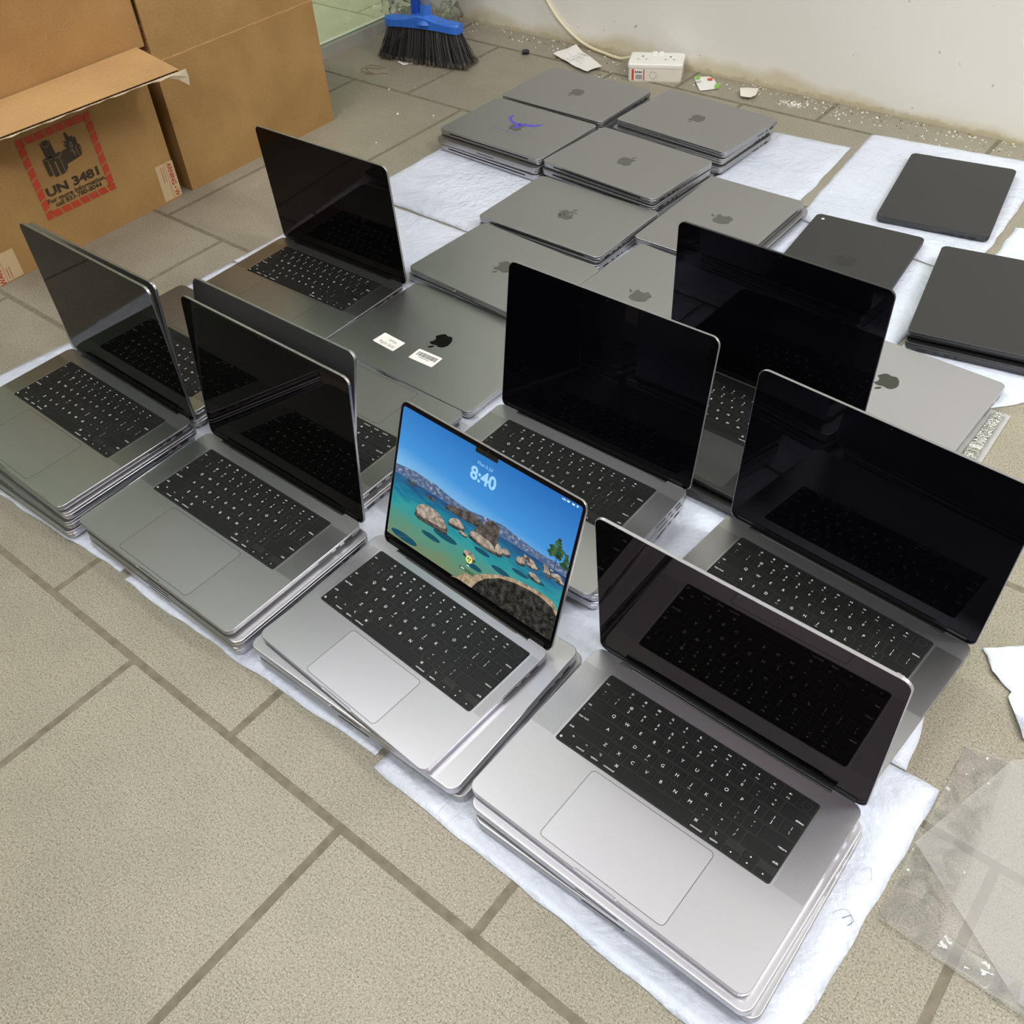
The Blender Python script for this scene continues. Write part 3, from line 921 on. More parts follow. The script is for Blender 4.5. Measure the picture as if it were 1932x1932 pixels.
for cx_, cy_, rx, ry in ((-115, 106, 8, 2.2), (-122, 108, 5, 1.8), (-80, 102, 7, 3)):
    put([(cx_ + rx * math.cos(a * PI / 8), cy_ + ry * math.sin(a * PI / 8)) for a in range(16)], 4)
nxt()
blob([(-53, 102.5), (-46, 109.4), (-34, 111.5), (-22, 113), (-11.6, 116.4), (2.3, 115.4), (12, 112), (4.3, 105), (-18.5, 101.5), (-36, 101)], 4)
blob([(-104, 68), (-101, 80), (-88, 88), (-66, 88), (-48, 79), (-44, 67), (-70, 63), (-95, 62)], 3)
blob([(-43.6, 83), (-38.4, 92.3), (-27.2, 96.5), (-17.2, 91.7), (-16, 85), (-36, 81)], 3)
blob([(-24, 81), (-16, 83.5), (-8, 80), (-14, 77.5)], 3)
blob([(16, 112), (22, 121), (29.5, 122.4), (38.5, 119.9), (41, 108), (30, 104)], 4)
nxt()
blob([(1.5, 96.7), (9.8, 107.8), (26.4, 119), (38, 115.5), (42, 105), (38, 92), (20, 86), (6, 88)], 4)
blob([(74.4, 90.3), (78.1, 98.1), (87.4, 97.6), (89.8, 91.5), (80, 87)], 3)
blob([(98, 86), (108, 88), (118, 81), (112, 78), (100, 82)], 3)
for i in range(34):
    x = random.uniform(84, 150); y = 100 + random.uniform(-1, 1) * 5 - (x - 100) * .10 + (x > 118) * 4
    s = random.uniform(2.2, 5.0)
    blob([(x + s * random.uniform(.8, 1.2) * math.cos(a * PI / 3), y + s * .7 * random.uniform(.8, 1.2) * math.sin(a * PI / 3)) for a in range(6)], 3 if i % 4 else 4)
nxt()
blob([(-7, 85), (-1, 93), (10, 94), (25, 93), (39, 89), (44, 82), (30, 79), (8, 80)], 3)
blob([(39, 88), (43, 98), (49, 93), (53, 86), (46, 80)], 3)
blob([(50, 92), (57.8, 97.5), (65, 91.5), (56, 87)], 3)
blob([(-10, 55), (-4, 62), (8, 60), (12, 52), (0, 50)], 3)
put([(131.5, 112), (133, 112), (132.4, 142), (131.6, 142)], 4)
nxt()
for x, y, s in ((128, 144, 4), (134, 143, 4), (126, 134, 5), (133, 131, 5), (138, 133, 4), (123, 126, 4), (146, 132, 4), (130, 146, 6), (124, 138, 6), (137, 138, 6), (128, 130, 6), (136, 128, 5), (121, 130, 5), (131, 151, 4), (132, 137, 6), (146, 136, 4), (147, 128, 6), (144, 122, 6), (149, 121, 5)):
    put([(x + s * random.uniform(.55, 1.1) * math.cos(a * PI / 7), y + s * .8 * random.uniform(.55, 1.1) * math.sin(a * PI / 7)) for a in range(14)], 7)
put(smooth_closed([(-12, 11.6), (-10, 16), (-2, 26), (13, 32), (25, 40), (50, 54), (77, 63.5), (100, 67), (113, 68), (132, 68), (146, 65), (151, 61)], 3)[:-6] + [(X1, 58), (X1, Y0)], 6)
nxt()
put([(14, Y0), (22, 26), (34, 38), (56, 52), (80, 58.5), (104, 62), (126, 62), (142, 58), (X1, 50), (X1, Y0)], 5)
put(rrect(-20, 18, 201, Y1 + .4, 2, 3), 13)
put(rrect(-13, 15, 29.5, 34.5, 2.4, 4), 12)
put([(1.8 + 5.8 * math.cos(a * PI / 12), 49.8 + 5.8 * math.sin(a * PI / 12)) for a in range(24)], 11)
def stext(s, size, x, y, mi, al='CENTER', b=0.0): text(bm, s, size, x, y, mi, _z[0], MS, al, 1.0, b)
stext('8:40', 25.5, 0, 163.5, 9, 'CENTER', .028)
stext('Mon 6 Jul', 6.8, 0, 186.5, 9)
stext('ABC', 3.6, 120, 203, 10, 'LEFT', .01)
put(rrect(128, 131.5, 203.2, 205.6, .5, 2), 10)
put(rrect(135.5, 139.5, 203.2, 205.4, .5, 2), 10)
put([(143.5 + 2.4 * math.cos(a), 203 + 2.9 * math.sin(a)) for a in (PI / 2 - .75, PI / 2 - .35, PI / 2, PI / 2 + .35, PI / 2 + .75)] + [(143.5, 202.6)], 10)
nxt()
for dx in (-1.9, 1.9): put([(1.8 + dx + 1.4 * math.cos(a * PI / 5), 50.8 + 1.7 * math.sin(a * PI / 5)) for a in range(10)], 4)
put([(1.8 + 1.5 * math.cos(a * PI / 5), 47.3 + 1.0 * math.sin(a * PI / 5)) for a in range(10)], 4)
put(rrect(-9.5, -3.5, 31.3, 32.7, .6, 2), 10)
put(rrect(-.2, 3.8, 39.6, 41, .6, 2), 10)
obj('lock_screen_picture', bm, mats_, LAKE_LID)
# ------------------------------------------------------------------ stickers and marks on closed lids
def lid_space(sz, e=.00006):
    S = SIZES[sz]
    return Matrix(((-1, 0, 0, 0), (0, -1, 0, S['D'] / 2), (0, 0, 1, S['tl'] + e), (0, 0, 0, 1)))


def sticker(lidobj, sz, name, cx, cy, rot, w, h, draw):
    bm = bmesh.new()
    poly(bm, rrect(-w / 2, w / 2, -h / 2, h / 2, .0025, 4), 0)
    draw(bm)
    return link(name, obj(name, bm, [PAPER, INK], mesh_only=True), lidobj, mw=lid_space(sz) @ Matrix.Translation((cx, cy, 0)) @ Matrix.Rotation(R(rot), 4, 'Z'))


def rma(bm):
    text(bm, 'RMA', .0092, .006, .0018, 1, .00004, None, 'CENTER', 1.0, -.006)
    text(bm, 'Right Shift', .0092, .002, -.0100, 1, .00004, None, 'CENTER', 1.0, -.006)


def bars(bm):
    rr = random.Random(5)
    x = -.0225
    while x < .0225:
        w = rr.choice((.0004, .0004, .0008, .0012))
        poly(bm, [(x, -.0015), (x + w, -.0015), (x + w, .0098), (x, .0098)], 1, .00004)
        x += w + rr.choice((.0004, .0004, .0008))
    for k in range(9): poly(bm, [(-.012 + k * .0027, -.0052), (-.0103 + k * .0027, -.0052), (-.0103 + k * .0027, -.0034), (-.012 + k * .0027, -.0034)], 1, .00004)


sticker(STICK_LID, '16', 'note_sticker', -.0785, -.054, -3, .0555, .0315, rma)
sticker(STICK_LID, '16', 'barcode_sticker', .0110, -.0515, 2, .0555, .0310, bars)

PURPLE = mat('purple_print', srgb(82, 72, 190), 0.45)
DECAL = mat('clear_sticker_edge', srgb(92, 92, 86), 0.35)
bm = bmesh.new()
W1 = [(50.7, -46.4), (54.3, -38.1), (53.4, -29.5), (41.7, -18.2), (26.5, -9.3), (8.6, -2.4), (6.4, 12), (-6, 5.2), (.5, -11.2), (13.2, -14.1), (26.1, -17), (40.8, -26.3)]
W2 = [(4.7, -9.5), (-14.7, -11.6), (-33.4, -18.8), (-41.5, -31.7), (-42.6, -47.8), (-31, -30), (-4.5, -21.8), (6.5, -18.4)]
for Wp in (W1, W2):
    c = [(x * MM, y * MM) for x, y in smooth_closed(Wp, 3)]
    a = sum(p[0] * q[1] - q[0] * p[1] for p, q in zip(c, c[1:] + c[:1]))
    poly(bm, c if a > 0 else c[::-1], 0, .00006)
for k in range(5):
    x = 46 - k * 17
    for j in range(3): poly(bm, [((x - j * 4.2 - 3) * MM, 31.5 * MM), ((x - j * 4.2 - .4) * MM, 31.5 * MM), ((x - j * 4.2 - .8) * MM, 35.5 * MM), ((x - j * 4.2 - 2.6) * MM, 35.5 * MM)], 0, .00006)
for a, b in (((56, 49.9), (-46, 48.7)), ((-46, 48.7), (-43, -47.8))):
    stroke(bm, [(a[0] * MM, a[1] * MM), (b[0] * MM, b[1] * MM)], .0007, 1, .00005)
link('bird_sticker', obj('bird_sticker', bm, [PURPLE, DECAL], mesh_only=True), BIRD_LID, mw=lid_space('14', .00003))

bm = bmesh.new()
poly(bm, [(-.1400, -.0945), (-.1345, -.0960), (-.1335, -.0925), (-.1360, -.0890), (-.1395, -.0900)])
link('paint_chip', obj('paint_chip', bm, PAPER, mesh_only=True), CHIP_LID, mw=lid_space('14'))
bm = bmesh.new(); disc(bm, .140, -.0776, .0013)
link('paint_chip', obj('paint_chip', bm, PAPER, mesh_only=True), TT_LID, mw=lid_space('14'))
bm = bmesh.new()
rr = random.Random(3)
for i in range(9):
    x, y, s = rr.uniform(-.013, .013), rr.uniform(-.012, .014), rr.uniform(.002, .0045)
    poly(bm, [(x + s * rr.uniform(.6, 1.2) * math.cos(k * PI / 4), y + s * rr.uniform(.5, 1.1) * math.sin(k * PI / 4)) for k in range(8)], i % 2, .00002 + i * .000004)
link('logo_scuffs', obj('logo_scuffs', bm, [mat('scuff_light', (.27, .27, .265, 1), .4, .6), mat('scuff_dark', (.035, .035, .033, 1), .5, .3)], mesh_only=True), N_LID, mw=lid_space('14', .00006))

# ------------------------------------------------------------------ cardboard boxes
TAPE = mat('paper_tape', srgb(196, 172, 134), 0.45)
TAPERED = mat('tape_red_print', srgb(164, 44, 40), 0.6)
CLEAR_TAPE = mat('clear_packing_tape', srgb(196, 184, 164), 0.18)
FLUTE = mat('flute_dark_brown', srgb(120, 92, 58), 0.85)  # fluted core, a darker brown than the liners


def face_x(x, y, z):
    """text and shapes lying on a face that looks along +x: right is +y, up is +z"""
    return Matrix(((0, 0, 1, x), (1, 0, 0, y), (0, 1, 0, z), (0, 0, 0, 1)))


def carton_body(bm, d, y0, y1, h, bev=.004):
    c = rrect(-d, 0, y0, y1, bev, 3)
    loft(bm, [ringz(c, 0), ringz(c, h - .002), ringz([(x * .998 - .0003, y * .999) for x, y in c], h)])


bx = thing('cardboard_box', 'kraft cardboard box printed UN 3481, its long top flap folded open', 'box', (-1.981, .892, 0))
bm = bmesh.new(); carton_body(bm, .332, -.237, .241, .328)
obj('body', bm, CARD, bx)
# flap: two liners over a fluted core
bm = bmesh.new()
q = [(.0, -.239), (.0, .242), (.165, .224), (.140, -.236)]
def flap_z(x): return .331 - .052 * x
for z0, z1, mi in ((.0022, .0030, 0), (-.0022, -.0014, 0)):
    loft(bm, [[(x, y, flap_z(x) + z0) for x, y in (q[0], q[3], q[2], q[1])], [(x, y, flap_z(x) + z1) for x, y in (q[0], q[3], q[2], q[1])]], mi=mi)
N = 330
prev = None
for i in range(N + 1):
    y = -.236 + .459 * i / N
    w = .0016 * math.sin(i * PI / 3)
    xe = .1520 + .0543 * y
    a, b = bm.verts.new((.002, y, flap_z(.002) + w)), bm.verts.new((xe, y, flap_z(xe) + w))
    if prev: bm.faces.new((prev[0], prev[1], b, a)).material_index = 1
    prev = (a, b)
obj('flap', bm, [CARD_IN, FLUTE], bx)
bm = bmesh.new()   # torn clear tape hanging from the flap's corner and along its edge
pts = [(.150, .222), (.186, .224), (.186, .16), (.186, .10), (.186, .02)]
rows_ = []
for i in range(24):
    y = .240 - i * .020
    hgt = .030 * math.exp(-i / 1.1) + .0018 + .0012 * math.sin(i * 2.7)
    xe = .1535 + .0543 * y
    rows_.append([(xe + .001 * math.sin(i * 2.1), y, flap_z(xe) - .0005), (xe + .0025 + .0015 * math.sin(i * 1.3), y, flap_z(xe) - hgt * .5), (xe + .002 + .002 * math.cos(i * 1.7), y - .004, flap_z(xe) - hgt)])
vv = [[bm.verts.new(p) for p in r_] for r_ in rows_]
for a, b in zip(vv, vv[1:]):
    for k in range(2): bm.faces.new((a[k], b[k], b[k + 1], a[k + 1]))
obj('torn_tape', bm, mat('torn_clear_tape', srgb(186, 170, 146), .15), bx)
# transport label
bm = bmesh.new()
LBL = .171
ML = face_x(.0009, -.083, .083)
G = lambda x, y: (x * LBL, (1 - y) * LBL)
G1 = G
bw = .085
for side in range(4):
    def E(s, t):   # s along the side, t across (0 outer, 1 inner)
        x, y = s, t * bw
        for _ in range(side): x, y = 1 - y, x
        return G(x, y)
    edges = [bw * 1.15 + (1 - 2.3 * bw) * i / 6 for i in range(7)]
    for i in range(6):
        a, b = edges[i] + .010, edges[i + 1] - .010
        sh = .055
        pts = [E(a, 0), E(b, 0), E(b + sh * .6, 1), E(a + sh * .6, 1)]
        poly(bm, pts, 0, 0, ML)
    poly(bm, [E(0, 0), E(bw * 1.05, 0), E(bw * 1.3, 1), E(bw, 1), E(0, bw and 1.0)], 0, 0, ML)
G = lambda x, y: G1(x, .15 + (y - .19) * .88)   # the battery drawing sits in the upper half
g = lambda *p: [G(x, y) for x, y in p]
D_ = 1
poly(bm, g((.27, .19), (.40, .19), (.42, .46), (.28, .46)), D_, 0, ML)
poly(bm, [G(.335 + .066 * math.cos(a * PI / 10), .185 + .032 * math.sin(a * PI / 10)) for a in range(20)], D_, .0001, ML)
ringsh(bm, *G(.335, .185), .0085, .0075, 2, .0002, 20, ML)
poly(bm, g((.225, .40), (.275, .39), (.285, .62), (.235, .62)), D_, .0002, ML)
poly(bm, g((.295, .38), (.355, .37), (.365, .655), (.305, .655)), D_, .0002, ML)
for x in (.25, .325): poly(bm, [G(x + .026 * math.cos(a * PI / 8), .385 + .014 * math.sin(a * PI / 8)) for a in range(16)], D_, .0002, ML); stroke(bm, [G(x - .02, .40), G(x + .02, .40)], .0009, 2, .0003, ML)
stroke(bm, [G(.286, .40), G(.296, .63)], .0010, 2, .0003, ML)
poly(bm, g((.375, .42), (.43, .36), (.50, .37), (.50, .60), (.445, .655), (.385, .655)), D_, .0003, ML)
stroke(bm, [G(.375, .42), G(.44, .425), G(.50, .372)], .0010, 2, .0004, ML); stroke(bm, [G(.44, .425), G(.445, .65)], .0010, 2, .0004, ML)
poly(bm, g((.50, .365), (.72, .345), (.745, .38), (.75, .44), (.735, .50), (.715, .525), (.50, .56)), D_, .0001, ML)
stroke(bm, [G(.70, .352), G(.685, .40), (G(.683, .45)), G(.70, .525)], .0010, 2, .0002, ML)
stroke(bm, [G(.725, .41), G(.735, .41), G(.735, .47), G(.725, .47)], .0010, 2, .0002, ML)
G = lambda x, y: G1(x, .115 + (y - .095) * .84)
FL = smooth_closed([(.605, .335), (.565, .30), (.545, .25), (.575, .265), (.56, .20), (.60, .225), (.60, .15), (.615, .095), (.64, .16), (.665, .19), (.675, .165), (.70, .215), (.715, .20), (.725, .25), (.715, .30), (.685, .335), (.655, .345)], 3)
poly(bm, [G(x, y) for x, y in FL][::-1], D_, .0002, ML)
stroke(bm, [G(.635, .335), G(.625, .29), G(.64, .25), G(.655, .29), G(.645, .335)], .0014, 2, .0003, ML)
stroke(bm, [G(.60, .37), G(.64, .36), G(.625, .40), G(.655, .40), G(.635, .45)], .0012, 2, .0003, ML)
for s, size, y, b, wx in (('UN 3481', .0250, .742, .040, 1.42), ('For more information,', .0136, .825, .022, 1.16), ('call 833-780-8044', .0136, .890, .022, 1.16)):
    text(bm, s, size, *G1(.50, y), 1, .0001, ML, 'CENTER', wx, b)
obj('transport_label', bm, [REDINK, BLACKINK, CARD], bx)


def warn_tape(parent, y0, y1, z0, z1, rot, x=.0007):
    bm = bmesh.new()
    M = face_x(x, 0, 0)
    poly(bm, [(y0, z0), (y1, z0 + .001), (y1, z1), (y0 + .001, z1)], 0, 0, M)
    right = rot < 0
    xa, xb = ((y1 - .019, y1 - .003) if right else (y0 + .003, y0 + .019))
    c = Matrix.Translation(((xa + xb) / 2, (z0 + z1) / 2, .0003)) @ Matrix.Rotation(R(rot), 4, 'Z')
    text(bm, 'WARNING' if not right else 'ARNING • W', .0165, 0, -.006, 1, 0, M @ c, 'CENTER', .82, .02)
    xs = (y1 - .0225) if right else (y0 + .0225)
    stroke(bm, [(xs, z0), (xs, z1)], .0007, 1, .0003, M)
    for k in range(2):
        xx = xs + (-1 if right else 1) * (.006 + .006 * k)
        stroke(bm, [(xx, z0 + (z1 - z0) * .5), (xx, z1 - .006)] if right else [(xx, z0 + .004), (xx, z0 + .03)], .0012, 1, .0003, M)
    obj('tape', bm, [TAPE, TAPERED], parent)


warn_tape(bx, .192, .2405, .004, .088, -90)
warn_tape(bx, -.2365, -.178, .002, .064, 90)

b3 = thing('cardboard_box', 'kraft cardboard box with scuffed face stacked on the UN 3481 box', 'box', (-1.986, .92, .3285))
bm = bmesh.new(); carton_body(bm, .33, -.262, .2385, .32)
obj('body', bm, cardboard('kraft_cardboard_warm', srgb(156, 117, 72), srgb(174, 134, 86)), b3)
bm = bmesh.new()
M = face_x(.0006, 0, 0)
rr = random.Random(9)
for a, b in (((-.07, .02), (.03, .065)), ((.02, .068), (.055, .092)), ((.05, .085), (.11, .080)), ((.045, .078), (.09, .095)), ((-.03, .035), (.02, .06))):
    pts = [(a[0] + (b[0] - a[0]) * k / 8 + rr.uniform(-.0015, .0015), a[1] + (b[1] - a[1]) * k / 8 + rr.uniform(-.003, .003)) for k in range(9)]
    for p, q_ in zip(pts, pts[1:]): stroke(bm, [p, q_], rr.uniform(.0004, .0012), 0, 0, M)
obj('scuff_marks', bm, mat('torn_liner', srgb(184, 144, 98), .8), b3)
bm = bmesh.new(); poly(bm, rrect(-.015, .03, .17, .21, .004, 3), 0, 0, face_x(.0007, -.03, 0))
obj('tape_patch', bm, CLEAR_TAPE, b3)

b2 = thing('cardboard_box', 'open kraft cardboard box with upright flaps, right of the stacked pair', 'box', (-1.981, 1.162, 0))
bm = bmesh.new()
for x0, x1, y0, y1 in ((-.325, 0, 0, .005), (-.325, 0, .459, .464), (-.325, -.32, .005, .459), (-.005, 0, .005, .459)): box(bm, x0, x1, y0, y1, 0, .290)
box(bm, -.32, -.005, .005, .459, 0, .006)
obj('body', bm, CARD, b2)
def flap2(x0, x1, y0, y1, lean):
    bm = bmesh.new()
    box(bm, x0, x1, y0, y1, .2915, .47)
    for v in bm.verts:
        k = (v.co.z - .2915) / .18
        v.co.x += lean[0] * k; v.co.y += lean[1] * k
    return bm
obj('flap', flap2(-.0065, -.0012, .002, .466, (-.004, .004)), CARD, b2)
obj('flap', flap2(-.325, -.008, .0005, .0055, (0, .022)), CARD, b2)
obj('flap', flap2(-.325, -.008, .459, .464, (0, .01)), CARD, b2)
obj('flap', flap2(-.325, -.320, .006, .458, (-.01, 0)), CARD, b2)
bm = bmesh.new()   # creased fold line between panel and flap
for i in range(40):
    y = .004 + .0114 * i
    box(bm, -.0028, .0002 + .0004 * abs(math.sin(i * 1.9)), y, y + .0114, .2898 + .0004 * math.sin(i * .9), .2917 + .0005 * math.sin(i * 1.7))
obj('crease', bm, mat('cracked_liner', srgb(190, 150, 98), .8), b2)
bm = bmesh.new()
M2 = Matrix(((1, 0, 0, 0), (0, 0, -1, -.0004), (0, 1, 0, 0), (0, 0, 0, 1)))
poly(bm, [(-.055, .295), (-.010, .295), (-.010, .365), (-.055, .365)], 0, 0, M2)
text(bm, 'WARNING', .016, -.040, .330, 1, .0003, M2 @ Matrix.Translation((-.022, .33, 0)) @ Matrix.Rotation(R(-90), 4, 'Z') @ Matrix.Translation((.040, -.330, 0)), 'CENTER', .8, .02)
for v in bm.verts: v.co.y += .022 * (v.co.z - .2915) / .18 - .0002
obj('tape', bm, [TAPE, TAPERED], b2)
bm = bmesh.new()
poly(bm, [(.001, .420), (.03, .420), (.035, .47), (.001, .47)], 0, 0, face_x(.0002, 0, 0)); poly(bm, [(.006, .432), (.022, .432), (.022, .452), (.006, .452)], 1, .0003, face_x(.0002, 0, 0))
for v in bm.verts: v.co.x -= .004 * (v.co.z - .2915) / .18 + .0008
obj('shipping_label', bm, [PAPER, mat('label_ink', srgb(70, 60, 120), .6)], b2)

# ------------------------------------------------------------------ broom
BLUE = mat('blue_plastic', srgb(52, 112, 212), 0.35)
BLUE_D = mat('deep_blue_plastic', srgb(30, 80, 186), 0.35)
GREYPOLE = mat('grey_painted_pole', srgb(190, 192, 198), 0.4, 0.0)
br = thing('broom', 'blue broom with black bristles standing on the floor near the wall', 'broom', (-2.045, 2.062, 0), R(11))
bm = bmesh.new()
prof = lambda x: (.0185 + .006 * (1 - (x / .122) ** 2))
rings = []
for i in range(25):
    x = -.122 + .244 * i / 24
    e = max(.25, min(1, (1 - abs(x) / .1225) * 9))
    hw, z0 = .021 * (0.55 + .45 * e), .094 - .006 * (x / .122) ** 2
    top = z0 + .020 + .013 * math.exp(-(x / .04) ** 2) + .003 * abs(x) / .122
    rings.append([(x, -hw, z0), (x, hw, z0), (x, hw * .95, top - .004), (x, hw * .7, top), (x, -hw * .7, top), (x, -hw * .95, top - .004)])
loft(bm, rings)
obj('head', bm, BLUE, br, smooth=False)
bm = bmesh.new()
rr = random.Random(21)
for i in range(2300):
    sx, sy = rr.uniform(-1, 1), rr.uniform(-1, 1)
    x0, y0 = sx * .112, sy * .015
    fl = rr.uniform(.92, 1.06)
    x1, y1 = sx * .150 * fl + rr.gauss(0, .002), sy * .036 * fl + rr.gauss(0, .003) - .004
    zb = rr.uniform(.0005, .006) + .004 * (abs(sx) ** 4)
    xm, ym, zm = x0 * .62 + x1 * .38 + rr.gauss(0, .0018), y0 * .6 + y1 * .4 + rr.gauss(0, .0018), .058
    a = rr.uniform(0, 2)
    rg = []
    for (x, y, z, r_) in ((x0, y0, .098, .0009), (xm, ym, zm, .0010), (x1, y1, zb, .0008)):
        rg.append([(x + r_ * math.cos(a + k * 2.1), y + r_ * math.sin(a + k * 2.1), z) for k in range(3)])
    loft(bm, rg, False, False, 0)
    if i % 3 == 0:
        for k in range(1):
            loft(bm, [[(x1 + .0016 * math.cos(a + j * 2.1), y1 + .0016 * math.sin(a + j * 2.1), zb + dz) for j in range(3)] for dz in (0, .012)], False, False, 1)
o = obj('bristles', bm, [mat('black_bristle', srgb(52, 51, 53), .5), mat('dusty_bristle', srgb(104, 92, 78), .9)], br)
o['kind'] = 'stuff'
bm = bmesh.new()
for k in range(26):
    x, y, z = rr.uniform(-.13, .13), rr.uniform(-.03, -.012), rr.uniform(.02, .10)
    pts = []
    for j in range(7):
        pts.append((x, y, z)); x += rr.gauss(.0, .010); y += rr.gauss(0, .006); z = max(.003, z + rr.gauss(0, .006))
    tube(bm, pts, .0003, 4)
for k in range(5):
    a = rr.uniform(-.4, .4)
    tube(bm, [(.125, 0, .09), (.14 + .01 * k, -.006, .11 - .01 * k), (.155 + .006 * k, -.012, .06 - .008 * k), (.158 + .005 * k, -.01, .02)], .0003, 4)
obj('tangled_hair', bm, mat('brown_hair', srgb(70, 58, 46), .6), br)
bm = bmesh.new()
tube(bm, [(.012, 0, .106), (.012, 0, .118), (.012, 0, .128), (.013, 0, .152)], [.030, .019, .0155, .0145], 20)
obj('socket', bm, BLUE, br, smooth=False)
bm = bmesh.new()
tube(bm, [(-.034, .026, .092), (-.034, .028, .12), (-.030, .030, .30)], [.021, .018, .0150], 18)
obj('socket', bm, BLUE_D, br)
bm = bmesh.new(); tube(bm, [(.013, 0, .148), (.014, 0, 1.25)], .0115, 20)
obj('handle', bm, GREYPOLE, br, smooth=True)

# ------------------------------------------------------------------ extension socket box and its cable
ABS = mat('white_socket_plastic', srgb(232, 226, 214), 0.35)
CABLE = mat('cream_cable', srgb(232, 222, 190), 0.4)
eb = thing('extension_socket', 'white double socket box with red price sticker against the wall', 'socket', (-1.4165, 2.297, 0), R(26))
bm = bmesh.new()
c = rrect(-.071, .071, -.042, .042, .006, 5)
loft(bm, [ringz([(x * .985, y * .98) for x, y in c], 0), ringz(c, .004), ringz(c, .036)])
obj('box', bm, ABS, eb)
bm = bmesh.new()
c = rrect(-.073, .073, -.043, .043, .007, 5)
loft(bm, [ringz(c, .0365), ringz(c, .0440), ringz([(x * .965, y * .95) for x, y in c], .0468)])
obj('faceplate', bm, mat('bright_faceplate', srgb(240, 238, 232), 0.3), eb)
for sx in (-.038, .036):
    bm = bmesh.new()
    for x, y, w, h in ((0, .012, .0042, .0075), (-.011, -.008, .0065, .0030), (.011, -.008, .0065, .0030)): poly(bm, [(x - w / 2, y - h / 2), (x + w / 2, y - h / 2), (x + w / 2, y + h / 2), (x - w / 2, y + h / 2)], 0, .04695)
    obj('outlet', bm, DARK, eb, loc=(sx, 0, 0))
for sx in (-.008, .010):
    bm = bmesh.new()
    loft(bm, [ringz(rrect(-.0065, .0065, -.009, .009, .0015, 2), .0465), [(x, y, .0495 + .0025 * (y / .009)) for x, y in rrect(-.006, .006, -.0085, .0085, .0015, 2)]])
    obj('rocker_switch', bm, mat('bright_faceplate'), eb, loc=(sx, .026, 0))
FY = Matrix(((1, 0, 0, 0), (0, 0, -1, -.0421), (0, 1, 0, 0), (0, 0, 0, 1)))
bm = bmesh.new()
poly(bm, [(-.061, .004), (-.027, .004), (-.027, .033), (-.061, .033)], 0, .0002, FY)
poly(bm, [(-.061, .004), (-.055, .004), (-.055, .033), (-.061, .033)], 1, .0004, FY)
poly(bm, [(-.030, .004), (-.027, .004), (-.027, .033), (-.030, .033)], 1, .0004, FY)
for i in range(9): poly(bm, [(-.050 + i * .002, .007), (-.049 + i * .002, .007), (-.049 + i * .002, .019), (-.050 + i * .002, .019)], 2, .0004, FY)
for i in range(4): poly(bm, [(-.052 + i * .005, .023), (-.049 + i * .005, .023), (-.049 + i * .005, .028), (-.052 + i * .005, .028)], 2, .0004, FY)
obj('price_sticker', bm, [PAPER, mat('sticker_red', srgb(206, 74, 50), .5), INK], eb)
bm = bmesh.new(); ringsh(bm, 0, 0, .0095, .0087, 0, .0003, 24, FY @ Matrix.Translation((-.004, .018, 0)))
obj('knockout', bm, mat('grey_line', srgb(140, 134, 124), .6), eb)
bm = bmesh.new()
inv = (Matrix.Translation((-1.4165, 2.297, 0)) @ Matrix.Rotation(R(26), 4, 'Z')).inverted()
pts = [(-1.475, 2.315, .030), (-1.505, 2.325, .026), (-1.56, 2.335, .008), (-1.62, 2.350, .006), (-1.68, 2.362, .008), (-1.735, 2.370, .022), (-1.785, 2.372, .050), (-1.825, 2.373, .085), (-1.860, 2.373, .135), (-1.89, 2.373, .22), (-1.905, 2.373, .34), (-1.91, 2.373, .6), (-1.91, 2.373, 1.2)]
fine = []
for i in range(len(pts) - 1):
    p0, p1, p2, p3 = (Vector(pts[max(0, min(len(pts) - 1, i + j))]) for j in (-1, 0, 1, 2))
    for k in range(6):
        t = k / 6
        fine.append(inv @ (0.5 * ((2 * p1) + (p2 - p0) * t + (2 * p0 - 5 * p1 + 4 * p2 - p3) * t * t + (3 * p1 - p0 - 3 * p2 + p3) * t ** 3)))
tube(bm, fine, .0042, 10)
obj('power_cable', bm, CABLE, eb, smooth=True)

# ------------------------------------------------------------------ clear film
def film_mat(name, white, alpha, gloss, bump, scale):
    m = bpy.data.materials.new(name); m.use_nodes = True
    t = m.node_tree; t.nodes.remove(t.nodes['Principled BSDF'])
    N_ = t.nodes.new
    a, d, g, ad, mx, tc = N_('ShaderNodeBsdfTransparent'), N_('ShaderNodeBsdfDiffuse'), N_('ShaderNodeBsdfGlossy'), N_('ShaderNodeMixShader'), N_('ShaderNodeMixShader'), N_('ShaderNodeTexCoord')
    a.inputs[0].default_value = (0.975, 0.975, 0.97, 1); d.inputs[0].default_value = white; g.inputs['Roughness'].default_value = 0.09
    nz, bp, fr = N_('ShaderNodeTexNoise'), N_('ShaderNodeBump'), N_('ShaderNodeFresnel')
    nz.inputs['Scale'].default_value = scale; nz.inputs['Detail'].default_value = 3; nz.inputs['Distortion'].default_value = 1.2
    bp.inputs['Strength'].default_value = bump; bp.inputs['Distance'].default_value = .01
    fr.inputs[0].default_value = gloss
    L_ = t.links.new
    L_(tc.outputs['Object'], nz.inputs['Vector']); L_(nz.outputs['Fac'], bp.inputs['Height'])
    L_(bp.outputs[0], g.inputs['Normal']); L_(bp.outputs[0], fr.inputs['Normal'])
    ad.inputs[0].default_value = alpha
    L_(a.outputs[0], ad.inputs[1]); L_(d.outputs[0], ad.inputs[2])
    L_(fr.outputs[0], mx.inputs[0]); L_(ad.outputs[0], mx.inputs[1]); L_(g.outputs[0], mx.inputs[2])
    L_(mx.outputs[0], t.nodes['Material Output'].inputs[0])
    return m


CLEAR = film_mat('clear_film', (0.82, 0.80, 0.80, 1), 0.20, 1.25, 0.2, 7)
CRINK = film_mat('crinkled_clear_film', (0.80, 0.79, 0.79, 1), 0.12, 1.45, 0.55, 15)


